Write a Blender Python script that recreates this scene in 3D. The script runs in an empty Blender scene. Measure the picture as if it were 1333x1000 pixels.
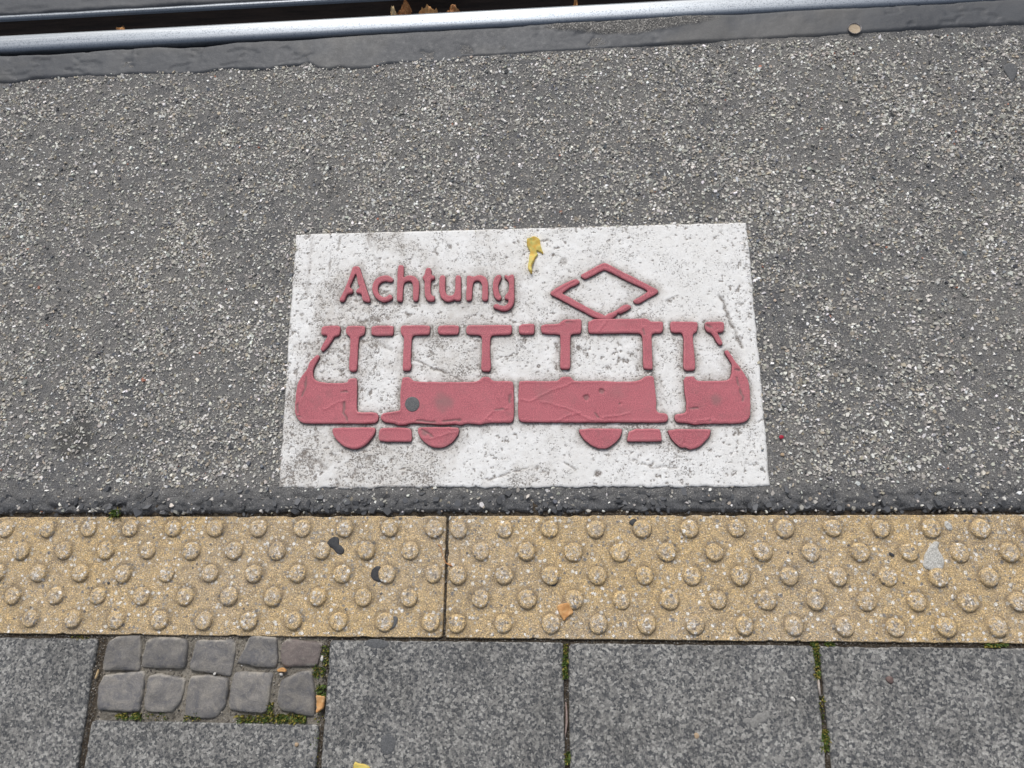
import bpy, math, random
import numpy as np
from mathutils import Matrix, Vector, Euler
from mathutils.geometry import delaunay_2d_cdt

random.seed(7)
RNG = np.random.default_rng(7)
scene = bpy.context.scene
COL = scene.collection

# ------------------------------------------------------------------ camera
H = 1.6                                     # camera height above the paving, metres
CAM_ROT = (0.29442688, 0.07434934, 0.00630929)
F_PX = 950.0                                # focal length in photo pixels (1333 wide)
cam_d = bpy.data.cameras.new('camera')
cam = bpy.data.objects.new('camera', cam_d)
COL.objects.link(cam)
cam.location = (0, 0, H)
cam.rotation_euler = CAM_ROT
cam_d.sensor_width = 36.0
cam_d.lens = 36.0 * F_PX / 1333.0
cam_d.clip_start = 0.02
cam_d.clip_end = 500
scene.camera = cam

# ------------------------------------------------------------------ sky, sun, exposure
SUN_ELEV, SUN_AZ = 47.0, 10.0                # azimuth: degrees from +Y towards -X
world = bpy.data.worlds.new('World')
scene.world = world
world.use_nodes = True
wn = world.node_tree
wn.nodes.clear()
w_out = wn.nodes.new('ShaderNodeOutputWorld')
w_bg = wn.nodes.new('ShaderNodeBackground')
w_hs = wn.nodes.new('ShaderNodeHueSaturation')
w_sky = wn.nodes.new('ShaderNodeTexSky')
w_sky.sky_type = 'NISHITA'
w_sky.sun_disc = False
w_sky.sun_elevation = math.radians(SUN_ELEV)
w_sky.sun_rotation = math.radians(-SUN_AZ)
w_sky.air_density = 1.0
w_sky.dust_density = 3.0
w_sky.ozone_density = 1.0
w_hs.inputs['Saturation'].default_value = 0.36      # thin high overcast: pale sky
w_bg.inputs['Strength'].default_value = 0.10
wn.links.new(w_sky.outputs[0], w_hs.inputs['Color'])
wn.links.new(w_hs.outputs[0], w_bg.inputs['Color'])
wn.links.new(w_bg.outputs[0], w_out.inputs['Surface'])

sun_d = bpy.data.lights.new('sun', 'SUN')
sun_d.energy = 1.5
sun_d.angle = math.radians(14)
sun_d.color = (1.0, 0.965, 0.92)
sun = bpy.data.objects.new('sun', sun_d)
COL.objects.link(sun)
_el, _az = math.radians(SUN_ELEV), math.radians(SUN_AZ)
_to_sun = Vector((-math.sin(_az) * math.cos(_el), math.cos(_az) * math.cos(_el), math.sin(_el)))
sun.rotation_euler = _to_sun.to_track_quat('Z', 'Y').to_euler()
sun.location = _to_sun * 20

scene.view_settings.view_transform = 'Standard'
scene.view_settings.look = 'None'
scene.view_settings.gamma = 1.0
scene.view_settings.exposure = 0.32
scene.view_settings.use_curve_mapping = False

# ------------------------------------------------------------------ pixel -> ground
_R = np.array(Euler(CAM_ROT, 'XYZ').to_matrix())

def G(px, py, z=0.0):
    """photo pixel -> point on the horizontal plane at height z"""
    d = _R @ np.array([(px - 666.5) / F_PX, -(py - 500.0) / F_PX, -1.0])
    t = (H - z) / -d[2]
    return np.array([d[0] * t, d[1] * t])

def GP(pts, z=0.0):
    return np.array([G(x, y, z) for x, y in pts])

def crop(ox, oy, s, pts):
    return [(ox + x * s, oy + y * s) for x, y in pts]

# ------------------------------------------------------------------ noise helpers
def vnoise(x, y, scale, seed):
    r = np.random.default_rng(seed).random((256, 256))
    x = np.asarray(x) / scale + 1000.0; y = np.asarray(y) / scale + 1000.0
    xi = np.floor(x).astype(int); yi = np.floor(y).astype(int)
    fx = x - xi; fy = y - yi
    fx = fx * fx * (3 - 2 * fx); fy = fy * fy * (3 - 2 * fy)
    a = r[xi & 255, yi & 255]; b = r[(xi + 1) & 255, yi & 255]
    c = r[xi & 255, (yi + 1) & 255]; d = r[(xi + 1) & 255, (yi + 1) & 255]
    return (a * (1 - fx) + b * fx) * (1 - fy) + (c * (1 - fx) + d * fx) * fy

def fbm(x, y, scale, seed, octv=4):
    s = 0; a = 0.5; n = 0
    for k in range(octv):
        s = s + a * vnoise(x, y, scale / 2 ** k, seed + 31 * k); n += a; a *= 0.5
    return s / n

def worley(x, y, scale, seed):
    g = np.random.default_rng(seed); rx = g.random((128, 128)); ry = g.random((128, 128))
    x = np.asarray(x) / scale + 500; y = np.asarray(y) / scale + 500
    xi = np.floor(x).astype(int); yi = np.floor(y).astype(int)
    best = np.full(x.shape, 9.0)
    for i in (-1, 0, 1):
        for j in (-1, 0, 1):
            cx = xi + i; cy = yi + j
            d = (cx + rx[cx & 127, cy & 127] - x) ** 2 + (cy + ry[cx & 127, cy & 127] - y) ** 2
            best = np.minimum(best, d)
    return np.sqrt(best)

def sstep(a, b, x):
    t = np.clip((x - a) / (b - a), 0, 1)
    return t * t * (3 - 2 * t)

# ------------------------------------------------------------------ mesh helpers
def mesh_np(name, V, faces, attrs=None, cols=None, smooth=False):
    """V (n,3); faces: (m,3|4) array or list of such arrays"""
    me = bpy.data.meshes.new(name)
    if not isinstance(faces, list):
        faces = [faces]
    faces = [np.asarray(f, dtype=np.int32) for f in faces if len(f)]
    V = np.asarray(V, dtype=np.float32)
    me.vertices.add(len(V)); me.vertices.foreach_set('co', V.ravel())
    loops = np.concatenate([f.ravel() for f in faces])
    cnt = np.concatenate([np.full(len(f), f.shape[1], np.int32) for f in faces])
    start = np.concatenate([[0], np.cumsum(cnt)[:-1]]).astype(np.int32)
    me.loops.add(len(loops)); me.loops.foreach_set('vertex_index', loops)
    me.polygons.add(len(cnt)); me.polygons.foreach_set('loop_start', start)
    me.polygons.foreach_set('loop_total', cnt)
    me.polygons.foreach_set('use_smooth', np.full(len(cnt), smooth))
    me.update(calc_edges=True)
    me.validate()
    for k, v in (attrs or {}).items():
        at = me.attributes.new(k, 'FLOAT', 'POINT'); at.data.foreach_set('value', np.asarray(v, np.float32))
    for k, v in (cols or {}).items():
        at = me.attributes.new(k, 'FLOAT_COLOR', 'POINT')
        c = np.ones((len(V), 4), np.float32); c[:, :3] = v
        at.data.foreach_set('color', c.ravel())
    return me

def obj(name, me, mat=None, parent=None, label=None, cat=None, group=None, kind=None, loc=None):
    o = bpy.data.objects.new(name, me); COL.objects.link(o)
    if mat is not None and me is not None and not me.materials:
        me.materials.append(mat)
    if parent is not None: o.parent = parent
    if loc is not None: o.location = loc
    if label: o['label'] = label
    if cat: o['category'] = cat
    if group: o['group'] = group
    if kind: o['kind'] = kind
    return o

def grid_faces(nx, ny):
    """vertex index = j*nx+i ; faces counter-clockwise seen from +z"""
    i, j = np.meshgrid(np.arange(nx - 1), np.arange(ny - 1))
    a = (j * nx + i).ravel()
    return np.stack([a, a + 1, a + 1 + nx, a + nx], 1)

def chaikin(P, n=1):
    for _ in range(n):
        Q = np.roll(P, -1, 0)
        P = np.stack([0.78 * P + 0.22 * Q, 0.22 * P + 0.78 * Q], 1).reshape(-1, 2)
    return P

def resample(P, step):
    Q = np.vstack([P, P[:1]])
    seg = np.linalg.norm(np.diff(Q, axis=0), axis=1); L = np.concatenate([[0], np.cumsum(seg)])
    n = max(8, int(round(L[-1] / step)))
    t = np.linspace(0, L[-1], n, endpoint=False)
    return np.stack([np.interp(t, L, Q[:, 0]), np.interp(t, L, Q[:, 1])], 1)

def ccw(P):
    a = np.sum(P[:, 0] * np.roll(P[:, 1], -1) - np.roll(P[:, 0], -1) * P[:, 1])
    return P if a > 0 else P[::-1].copy()

def normals2(P):
    t = np.roll(P, -1, 0) - np.roll(P, 1, 0)
    n = np.stack([t[:, 1], -t[:, 0]], 1)
    return n / (np.linalg.norm(n, axis=1)[:, None] + 1e-9)       # outward for ccw

def inside(P, pts):
    x, y = pts[:, 0], pts[:, 1]; c = np.zeros(len(pts), bool)
    x1, y1 = P[:, 0], P[:, 1]; x2, y2 = np.roll(x1, -1), np.roll(y1, -1)
    for a, b, d, e in zip(x1, y1, x2, y2):
        if b == e: continue
        m = ((b > y) != (e > y)) & (x < (d - a) * (y - b) / (e - b) + a)
        c ^= m
    return c

def dist_pts(pts, B, chunk=4000):
    out = np.empty(len(pts))
    for k in range(0, len(pts), chunk):
        d = pts[k:k + chunk, None, :] - B[None]
        out[k:k + chunk] = np.sqrt((d ** 2).sum(2).min(1))
    return out

def slab_shape(P, rings, step, zfun):
    """closed piece: P ccw outline; rings [(inset, z)...] from bottom to top; inside of the last ring is
    a triangulated surface of points about `step` apart with height zfun(x,y,edge_distance)."""
    n = len(P); N = normals2(P)
    V = []; A = []
    for ins, z in rings:
        V.append(np.column_stack([P - N * ins, np.full(n, z)]))
        A.append(np.full(n, 0.0))
    last = V[-1][:, :2]
    lo, hi = last.min(0), last.max(0)
    gx, gy = np.meshgrid(np.arange(lo[0], hi[0], step), np.arange(lo[1], hi[1], step * 0.87))
    gx = gx + (np.arange(gx.shape[0]) % 2)[:, None] * step * 0.5
    pts = np.column_stack([gx.ravel(), gy.ravel()])
    pts += RNG.uniform(-0.2, 0.2, pts.shape) * step
    if len(pts):
        pts = pts[inside(last, pts)]
    if len(pts):
        d = dist_pts(pts, last); pts = pts[d > step * 0.55]
    allp = [Vector(p) for p in last] + [Vector(p) for p in pts]
    res = delaunay_2d_cdt(allp, [], [list(range(n))], 1, 1e-6)
    vo, fo, ov = res[0], res[2], res[3]
    top = np.array([[v.x, v.y] for v in vo])
    # distance of each top vertex to the ring
    de = dist_pts(top, last)
    zt = zfun(top[:, 0], top[:, 1], de)
    base = n * (len(rings) - 1)
    Vall = np.vstack(V[:-1] + [np.column_stack([top, zt])])
    # map ring vertices in cdt output
    ringmap = np.full(n, -1)
    for k, src in enumerate(ov):
        for s in src:
            if s < n: ringmap[s] = base + k
    quads = []
    for r in range(len(rings) - 1):
        a = np.arange(n) + r * n; b = np.roll(np.arange(n), -1) + r * n
        if r + 1 < len(rings) - 1:
            c = b + n; d = a + n
        else:
            c = np.roll(ringmap, -1); d = ringmap
        quads.append(np.column_stack([a, b, c, d]))
    tris = np.array([[base + i for i in f] for f in fo if len(f) == 3], dtype=np.int32)
    # orientation of triangles
    e1 = Vall[tris[:, 1]] - Vall[tris[:, 0]]; e2 = Vall[tris[:, 2]] - Vall[tris[:, 0]]
    flip = (e1[:, 0] * e2[:, 1] - e1[:, 1] * e2[:, 0]) < 0
    tris[flip] = tris[flip][:, ::-1]
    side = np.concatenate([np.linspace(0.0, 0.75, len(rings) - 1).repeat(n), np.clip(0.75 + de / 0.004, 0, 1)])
    return Vall, [np.vstack(quads), tris], side

# ------------------------------------------------------------------ node helpers
class NT:
    def __init__(self, name):
        self.m = bpy.data.materials.new(name); self.m.use_nodes = True
        self.t = self.m.node_tree; self.n = self.t.nodes
        self.b = self.n['Principled BSDF']
        self.pos = self.n.new('ShaderNodeNewGeometry').outputs['Position']
    def link(self, a, b): self.t.links.new(a, b)
    def put(self, sock, v):
        if isinstance(v, bpy.types.NodeSocket): self.link(v, sock)
        elif isinstance(v, (tuple, list)) and len(v) == 3 and sock.type == 'RGBA': sock.default_value = (*v, 1)
        else: sock.default_value = v
    def noise(self, scale, detail=4, rough=0.55, vec=None, dist=0.0):
        k = self.n.new('ShaderNodeTexNoise'); k.inputs['Scale'].default_value = scale
        k.inputs['Detail'].default_value = detail; k.inputs['Roughness'].default_value = rough
        k.inputs['Distortion'].default_value = dist
        self.link(vec or self.pos, k.inputs['Vector']); return k.outputs['Fac']
    def voro(self, scale, feature='F1', rand=1.0, vec=None):
        k = self.n.new('ShaderNodeTexVoronoi'); k.feature = feature
        k.inputs['Scale'].default_value = scale; k.inputs['Randomness'].default_value = rand
        self.link(vec or self.pos, k.inputs['Vector']); return k
    def map(self, v, a, b, c=0.0, d=1.0, smooth=False):
        k = self.n.new('ShaderNodeMapRange'); k.inputs[1].default_value = a; k.inputs[2].default_value = b
        k.inputs[3].default_value = c; k.inputs[4].default_value = d
        if smooth: k.interpolation_type = 'SMOOTHSTEP'
        self.link(v, k.inputs[0]); return k.outputs[0]
    def math(self, op, a, b=0.0):
        k = self.n.new('ShaderNodeMath'); k.operation = op; self.put(k.inputs[0], a); self.put(k.inputs[1], b)
        return k.outputs[0]
    def mix(self, f, a, b, mode='MIX'):
        k = self.n.new('ShaderNodeMix'); k.data_type = 'RGBA'; k.blend_type = mode
        self.put(k.inputs[0], f); self.put(k.inputs[6], a); self.put(k.inputs[7], b); return k.outputs[2]
    def ramp(self, v, stops, const=False):
        k = self.n.new('ShaderNodeValToRGB'); r = k.color_ramp
        if const: r.interpolation = 'CONSTANT'
        while len(r.elements) < len(stops): r.elements.new(0.5)
        for e, (p, c) in zip(r.elements, stops): e.position = p; e.color = (*c, 1)
        self.link(v, k.inputs[0]); return k.outputs[0]
    def attr(self, name, out='Fac'):
        k = self.n.new('ShaderNodeAttribute'); k.attribute_name = name; return k.outputs[out]
    def sep(self, col):
        k = self.n.new('ShaderNodeSeparateColor'); self.link(col, k.inputs[0]); return k.outputs
    def bump(self, h, dist, strength=1.0, prev=None):
        k = self.n.new('ShaderNodeBump'); k.inputs['Distance'].default_value = dist
        k.inputs['Strength'].default_value = strength; self.link(h, k.inputs['Height'])
        if prev is not None: self.link(prev, k.inputs['Normal'])
        return k.outputs[0]
    def warp(self, scale, amount):
        k = self.n.new('ShaderNodeTexNoise'); k.inputs['Scale'].default_value = scale; k.inputs['Detail'].default_value = 3
        self.link(self.pos, k.inputs['Vector'])
        a = self.n.new('ShaderNodeVectorMath'); a.operation = 'SUBTRACT'; self.link(k.outputs['Color'], a.inputs[0]); a.inputs[1].default_value = (.5, .5, .5)
        b = self.n.new('ShaderNodeVectorMath'); b.operation = 'SCALE'; self.link(a.outputs[0], b.inputs[0]); b.inputs['Scale'].default_value = amount
        c = self.n.new('ShaderNodeVectorMath'); c.operation = 'ADD'; self.link(self.pos, c.inputs[0]); self.link(b.outputs[0], c.inputs[1])
        return c.outputs[0]
    def scaled(self, sx, sy, sz):
        k = self.n.new('ShaderNodeMapping'); k.inputs['Scale'].default_value = (sx, sy, sz)
        self.link(self.pos, k.inputs['Vector']); return k.outputs[0]
    def done(self, col, rough, normal=None, metal=0.0, spec=0.35):
        self.put(self.b.inputs['Base Color'], col); self.put(self.b.inputs['Roughness'], rough)
        self.put(self.b.inputs['Metallic'], metal); self.b.inputs['Specular IOR Level'].default_value = spec
        if normal is not None: self.link(normal, self.b.inputs['Normal'])
        return self.m

def mat_asphalt():
    t = NT('asphalt')
    big = t.noise(2.3, 5, 0.6); mid = t.noise(28, 5, 0.65)
    base = t.mix(t.map(big, 0.35, 0.65), (0.108, 0.110, 0.116), (0.170, 0.166, 0.161))
    base = t.mix(t.map(mid, 0.4, 0.68), base, (0.205, 0.198, 0.188))
    v = t.voro(230); r = t.sep(v.outputs['Color'])
    stone = t.ramp(r[0], [(0, (.045, .047, .052)), (.25, (.13, .128, .125)), (.5, (.27, .26, .24)), (.8, (.45, .43, .40)), (1, (.68, .67, .64))])
    m1 = t.math('MULTIPLY', t.map(v.outputs['Distance'], 0.30, 0.44, 1, 0), t.map(r[1], 0.28, 0.4))
    dens = t.map(t.noise(9, 4, 0.6), 0.36, 0.58)
    edge = t.attr('edge')
    m1 = t.math('MULTIPLY', m1, t.math('MULTIPLY', t.math('ADD', t.math('MULTIPLY', dens, 0.55), 0.45), t.math('SUBTRACT', 1.0, t.math('MULTIPLY', edge, 0.8))))
    col = t.mix(t.math('MULTIPLY', edge, 0.8), base, (0.080, 0.083, 0.090))
    col = t.mix(m1, col, stone)
    fine = t.noise(520, 3, 0.7)
    col = t.mix(0.85, col, t.map(fine, 0.30, 0.70, 0.15, 1.95), 'MULTIPLY')
    stain = t.attr('stain')
    col = t.mix(t.math('MULTIPLY', stain, 0.6), col, (0.045, 0.043, 0.038))
    vf = t.voro(120); rf = t.sep(vf.outputs['Color'])
    mf = t.math('MULTIPLY', t.map(vf.outputs['Distance'], 0.34, 0.46, 1, 0), t.map(rf[1], 0.4, 0.46))
    col = t.mix(t.math('MULTIPLY', mf, t.attr('far')), col, t.ramp(rf[0], [(0, (.2, .195, .185)), (.5, (.42, .40, .37)), (1, (.72, .71, .68))]))
    hgt = t.math('ADD', t.math('MULTIPLY', m1, 0.8), t.math('MULTIPLY', fine, 0.9))
    nb = t.bump(hgt, 0.0018, 1.0)
    nb = t.bump(mid, 0.004, 0.6, nb)
    return t.done(col, 0.82, nb, spec=0.3)

def mat_chip():
    t = NT('stone_chip')
    c = t.attr('col', 'Color')
    f = t.noise(900, 2, 0.6)
    c = t.mix(0.5, c, t.map(f, 0.3, 0.7, 0.55, 1.35), 'MULTIPLY')
    return t.done(c, 0.62, t.bump(f, 0.0005, 0.6), spec=0.4)

def mat_white():
    t = NT('white_thermoplastic')
    d = t.attr('dirt'); wn_ = t.attr('worn')
    f = t.noise(360, 4, 0.75); g = t.noise(60, 4, 0.6); b = t.noise(5, 4, 0.6)
    white = t.mix(t.map(g, 0.35, 0.65), (0.86, 0.862, 0.858), (0.78, 0.775, 0.762))
    white = t.mix(t.map(b, 0.45, 0.7, 0, 0.45), white, (0.74, 0.728, 0.70))
    white = t.mix(t.math('MULTIPLY', wn_, t.map(g, 0.3, 0.7, 0.2, 0.75)), white, (0.56, 0.525, 0.48))
    # dirt sits in the pits in broken flecks
    dd = t.math('MULTIPLY', d, t.map(f, 0.36, 0.58, 0.35, 1.3))
    fl = t.noise(330, 3, 0.65)
    dens = t.math('SUBTRACT', t.map(t.noise(14, 4, 0.7), 0.36, 0.66, 0.69, 0.54), t.math('MULTIPLY', wn_, 0.075))
    fleck = t.map(t.math('SUBTRACT', fl, dens), 0.0, 0.06)
    fl2 = t.map(t.noise(700, 2, 0.5), 0.62, 0.72)
    dd = t.math('MAXIMUM', dd, t.math('MAXIMUM', t.math('MULTIPLY', fleck, 0.85), t.math('MULTIPLY', fl2, 0.30)))
    col = t.mix(t.map(dd, 0.05, 0.95, 0.0, 0.95), white, (0.165, 0.138, 0.118))
    nb = t.bump(t.math('SUBTRACT', f, t.math('MULTIPLY', dd, 1.0)), 0.0011, 0.85)
    return t.done(col, 0.66, nb, spec=0.3)

def mat_red():
    t = NT('red_thermoplastic')
    s = t.attr('side')
    f = t.noise(420, 4, 0.8); g = t.noise(38, 4, 0.65); b = t.noise(9, 3, 0.6)
    top = t.mix(t.map(f, 0.33, 0.67), (0.215, 0.055, 0.073), (0.65, 0.195, 0.228))
    top = t.mix(t.map(g, 0.5, 0.74, 0, 0.5), top, (0.29, 0.125, 0.135))
    top = t.mix(t.map(b, 0.42, 0.68, 0, 0.35), top, (0.56, 0.17, 0.20))
    top = t.mix(t.math('MULTIPLY', t.attr('grime_shade'), t.map(f, 0.3, 0.6, 0.5, 1.0)), top, (0.17, 0.15, 0.14))
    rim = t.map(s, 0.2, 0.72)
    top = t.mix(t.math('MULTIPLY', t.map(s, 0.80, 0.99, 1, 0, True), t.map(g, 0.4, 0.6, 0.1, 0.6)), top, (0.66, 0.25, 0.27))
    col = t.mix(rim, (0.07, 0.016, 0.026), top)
    nb = t.bump(f, 0.0006, 0.8); nb = t.bump(g, 0.0015, 0.4, nb)
    return t.done(col, 0.6, nb, spec=0.3)

def mat_tactile():
    t = NT('tactile_concrete')
    w = t.attr('wear')
    n1 = t.noise(3.2, 4, 0.6); n2 = t.noise(150, 5, 0.75); fine = t.noise(430, 3, 0.75)
    base = t.mix(t.map(n2, 0.38, 0.64), (0.31, 0.225, 0.13), (0.80, 0.57, 0.27))
    base = t.mix(t.map(n1, 0.40, 0.66, 0.0, 0.75), base, (0.44, 0.355, 0.26))
    # darker grime drifting between the studs
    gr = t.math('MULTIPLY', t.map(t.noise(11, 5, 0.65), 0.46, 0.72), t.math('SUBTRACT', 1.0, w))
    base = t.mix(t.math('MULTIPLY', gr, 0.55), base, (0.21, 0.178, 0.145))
    pat = t.map(t.noise(75, 5, 0.75), 0.47, 0.60)
    base = t.mix(t.math('MULTIPLY', t.math('MULTIPLY', pat, t.math('SUBTRACT', 1.0, w)), 0.7), base, (0.225, 0.185, 0.145))
    gold = t.map(t.noise(260, 3, 0.7), 0.54, 0.62)
    base = t.mix(t.math('MULTIPLY', gold, 0.75), base, (0.90, 0.66, 0.32))
    v1 = t.voro(120, vec=t.warp(260, .004)); r1 = t.sep(v1.outputs['Color'])
    st1 = t.ramp(r1[0], [(0, (.10, .10, .105)), (.12, (.27, .255, .235)), (.4, (.45, .40, .33)), (.66, (.56, .42, .21)), (.82, (.68, .655, .62)), (1, (.80, .79, .77))])
    m1 = t.math('MULTIPLY', t.map(v1.outputs['Distance'], 0.30, 0.44, 1, 0), t.map(r1[1], 0.50, 0.56))
    v2 = t.voro(330); r2 = t.sep(v2.outputs['Color'])
    st2 = t.ramp(r2[0], [(0, (.075, .07, .07)), (.22, (.24, .2, .15)), (.5, (.50, .36, .17)), (.75, (.58, .47, .30)), (1, (.76, .74, .70))])
    m2 = t.math('MULTIPLY', t.map(v2.outputs['Distance'], 0.30, 0.46, 1, 0), t.map(r2[1], 0.22, 0.34))
    col = t.mix(t.math('MULTIPLY', m2, 0.7), base, st2)
    col = t.mix(t.math('MULTIPLY', m1, 0.9), col, st1)
    v4 = t.voro(85, vec=t.warp(200, .005)); r4 = t.sep(v4.outputs['Color'])
    m4 = t.math('MULTIPLY', t.map(v4.outputs['Distance'], 0.26, 0.36, 1, 0), t.map(r4[1], 0.62, 0.66))
    col = t.mix(t.math('MULTIPLY', m4, 0.9), col, t.ramp(r4[0], [(0, (.14, .145, .16)), (.3, (.40, .36, .30)), (.6, (.70, .66, .58)), (1, (.86, .85, .83))]))
    # polished stud tops show more pale and grey stone
    v3 = t.voro(210); r3 = t.sep(v3.outputs['Color'])
    st3 = t.ramp(r3[2], [(0, (.13, .12, .12)), (.25, (.27, .25, .23)), (.6, (.43, .38, .32)), (1, (.78, .77, .76))])
    col = t.mix(t.math('MULTIPLY', t.map(w, 0.55, 1.0), t.map(r3[1], 0.35, 0.6, 0.1, 0.75)), col, st3)
    col = t.mix(0.85, col, t.map(fine, 0.30, 0.70, 0.2, 1.95), 'MULTIPLY')
    col = t.mix(t.math('MULTIPLY', t.attr('grime_shade'), 0.66), col, (0.10, 0.082, 0.062))  # real grime plus the shade painted around the stud feet
    nb = t.bump(t.math('ADD', fine, t.math('ADD', t.math('MULTIPLY', m1, 0.6), t.math('MULTIPLY', m2, 0.5))), 0.0011, 0.8)
    nb = t.bump(n2, 0.002, 0.4, nb)
    return t.done(col, 0.72, nb, spec=0.32)

def mat_slab():
    t = NT('granite_concrete')
    n1 = t.noise(2.6, 4, 0.6); n2 = t.noise(170, 4, 0.75); n3 = t.noise(330, 3, 0.7); fine = t.noise(800, 2, 0.6)
    base = t.mix(t.map(n1, 0.35, 0.66), (0.092, 0.095, 0.100), (0.135, 0.134, 0.130))
    info = t.n.new('ShaderNodeObjectInfo').outputs['Random']
    base = t.mix(1.0, base, t.map(info, 0, 1, 0.9, 1.1), 'MULTIPLY')
    va = t.voro(215, vec=t.warp(300, .005)); ra = t.sep(va.outputs['Color'])
    cell = t.ramp(ra[0], [(0, (.032, .037, .046)), (.24, (.052, .057, .066)), (.36, (.125, .127, .13)), (.6, (.225, .221, .21)), (.82, (.35, .342, .322)), (1, (.54, .53, .50))])
    vb = t.voro(400, vec=t.warp(450, .003)); rb = t.sep(vb.outputs['Color'])
    cell2 = t.ramp(rb[1], [(0, (.045, .05, .058)), (.3, (.12, .12, .12)), (.7, (.22, .215, .205)), (1, (.45, .44, .41))])
    col = t.mix(0.36, cell, cell2)
    col = t.mix(0.12, col, base)
    tone = t.map(t.noise(7, 4, 0.65), 0.35, 0.65, 0.82, 1.22)
    col = t.mix(1.0, col, tone, 'MULTIPLY')
    dm = t.map(ra[0], 0.22, 0.36, 1, 0)
    w = t.math('MULTIPLY', t.map(t.voro(38).outputs['Distance'], 0.05, 0.075, 1, 0), 0.8)
    col = t.mix(w, col, (0.55, 0.54, 0.5))
    col = t.mix(0.4, col, t.map(fine, 0.28, 0.72, 0.4, 1.6), 'MULTIPLY')
    stn = t.attr('stain')
    col = t.mix(t.math('MULTIPLY', stn, 0.55), col, (0.06, 0.062, 0.066))
    nb = t.bump(t.math('ADD', n3, t.math('SUBTRACT', fine, dm)), 0.001, 0.8)
    return t.done(col, 0.74, nb, spec=0.3)

def mat_cobble():
    t = NT('basalt_cobble')
    n1 = t.noise(30, 6, 0.7, dist=0.8); n2 = t.noise(130, 5, 0.75); f = t.noise(600, 2, 0.6)
    info = t.n.new('ShaderNodeObjectInfo').outputs['Random']
    c = t.mix(t.map(n1, 0.36, 0.66), (0.125, 0.124, 0.132), (0.255, 0.238, 0.215))
    c = t.mix(t.map(n2, 0.52, 0.70, 0, 0.55), c, (0.34, 0.31, 0.27))
    c = t.mix(1.0, c, t.map(info, 0, 1, 0.85, 1.12), 'MULTIPLY')
    c = t.mix(t.attr('rim'), c, (0.40, 0.37, 0.32))
    c = t.mix(0.45, c, t.map(f, 0.3, 0.7, 0.5, 1.5), 'MULTIPLY')
    nb = t.bump(n2, 0.0022, 0.7); nb = t.bump(f, 0.0005, 0.7, nb); nb = t.bump(n1, 0.004, 0.5, nb)
    return t.done(c, 0.6, nb, spec=0.4)

def mat_cobble_red():
    m = mat_cobble(); m.name = 'porphyry_cobble'
    for k in m.node_tree.nodes:
        if k.type == 'MIX' and tuple(round(v, 3) for v in k.inputs[6].default_value[:3]) == (0.125, 0.124, 0.132):
            k.inputs[6].default_value = (0.16, 0.135, 0.128, 1); k.inputs[7].default_value = (0.225, 0.185, 0.17, 1)
    return m

def mat_bed():
    t = NT('joint_grit')
    n1 = t.noise(14, 5, 0.7); n2 = t.noise(190, 4, 0.7); f = t.noise(650, 3, 0.7)
    c = t.mix(t.map(n1, 0.35, 0.65), (0.18, 0.165, 0.14), (0.29, 0.265, 0.225))
    c = t.mix(t.map(n2, 0.5, 0.7), c, (0.29, 0.27, 0.235))
    c = t.mix(t.map(t.noise(60, 4, 0.7), 0.58, 0.7, 0, 0.7), c, (0.055, 0.05, 0.042))
    c = t.mix(0.6, c, t.map(f, 0.3, 0.7, 0.4, 1.6), 'MULTIPLY')
    c = t.mix(t.attr('soil'), c, t.mix(t.map(n2, 0.45, 0.65), (0.05, 0.04, 0.03), (0.115, 0.092, 0.068)))
    return t.done(c, 0.9, t.bump(t.math('ADD', f, n2), 0.002, 0.9), spec=0.2)

def mat_ground():
    t = NT('far_ground')
    n1 = t.noise(0.6, 5, 0.6); n2 = t.noise(90, 4, 0.7)
    c = t.mix(t.map(n1, 0.35, 0.65), (0.06, 0.058, 0.056), (0.10, 0.096, 0.09))
    c = t.mix(t.map(n2, 0.5, 0.7), c, (0.2, 0.19, 0.18))
    return t.done(c, 0.85, t.bump(n2, 0.003, 0.6))

def mat_steel():
    t = NT('polished_rail_steel')
    st = t.noise(1.0, 5, 0.6, vec=t.scaled(3, 260, 60)); sp = t.noise(300, 3, 0.7); b = t.noise(3, 3, 0.5)
    e = t.attr('edge')
    c = t.mix(t.map(st, 0.35, 0.65), (0.30, 0.325, 0.35), (0.43, 0.45, 0.47))
    pit = t.math('MULTIPLY', t.map(sp, 0.53, 0.62), t.map(e, 0.02, 0.30, 0.12, 1.0))
    c = t.mix(t.math('MULTIPLY', pit, 0.9), c, (0.10, 0.10, 0.11))
    c = t.mix(t.math('MULTIPLY', e, 0.6), c, (0.20, 0.25, 0.33))
    ro = t.math('ADD', t.map(st, 0.3, 0.7, 0.40, 0.52), t.math('MULTIPLY', e, 0.15))
    nb = t.bump(st, 0.0004, 0.35); nb = t.bump(sp, 0.0003, 0.5, nb)
    return t.done(c, ro, nb, metal=0.9, spec=0.5)

def mat_rust():
    t = NT('rusty_groove_steel')
    st = t.noise(1.0, 5, 0.65, vec=t.scaled(8, 120, 90)); f = t.noise(300, 3, 0.7)
    c = t.mix(t.map(st, 0.35, 0.68), (0.022, 0.017, 0.015), (0.055, 0.038, 0.03))
    c = t.mix(t.map(f, 0.55, 0.7, 0, 0.4), c, (0.09, 0.06, 0.04))
    return t.done(c, 0.75, t.bump(f, 0.001, 0.7), metal=0.1)

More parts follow.
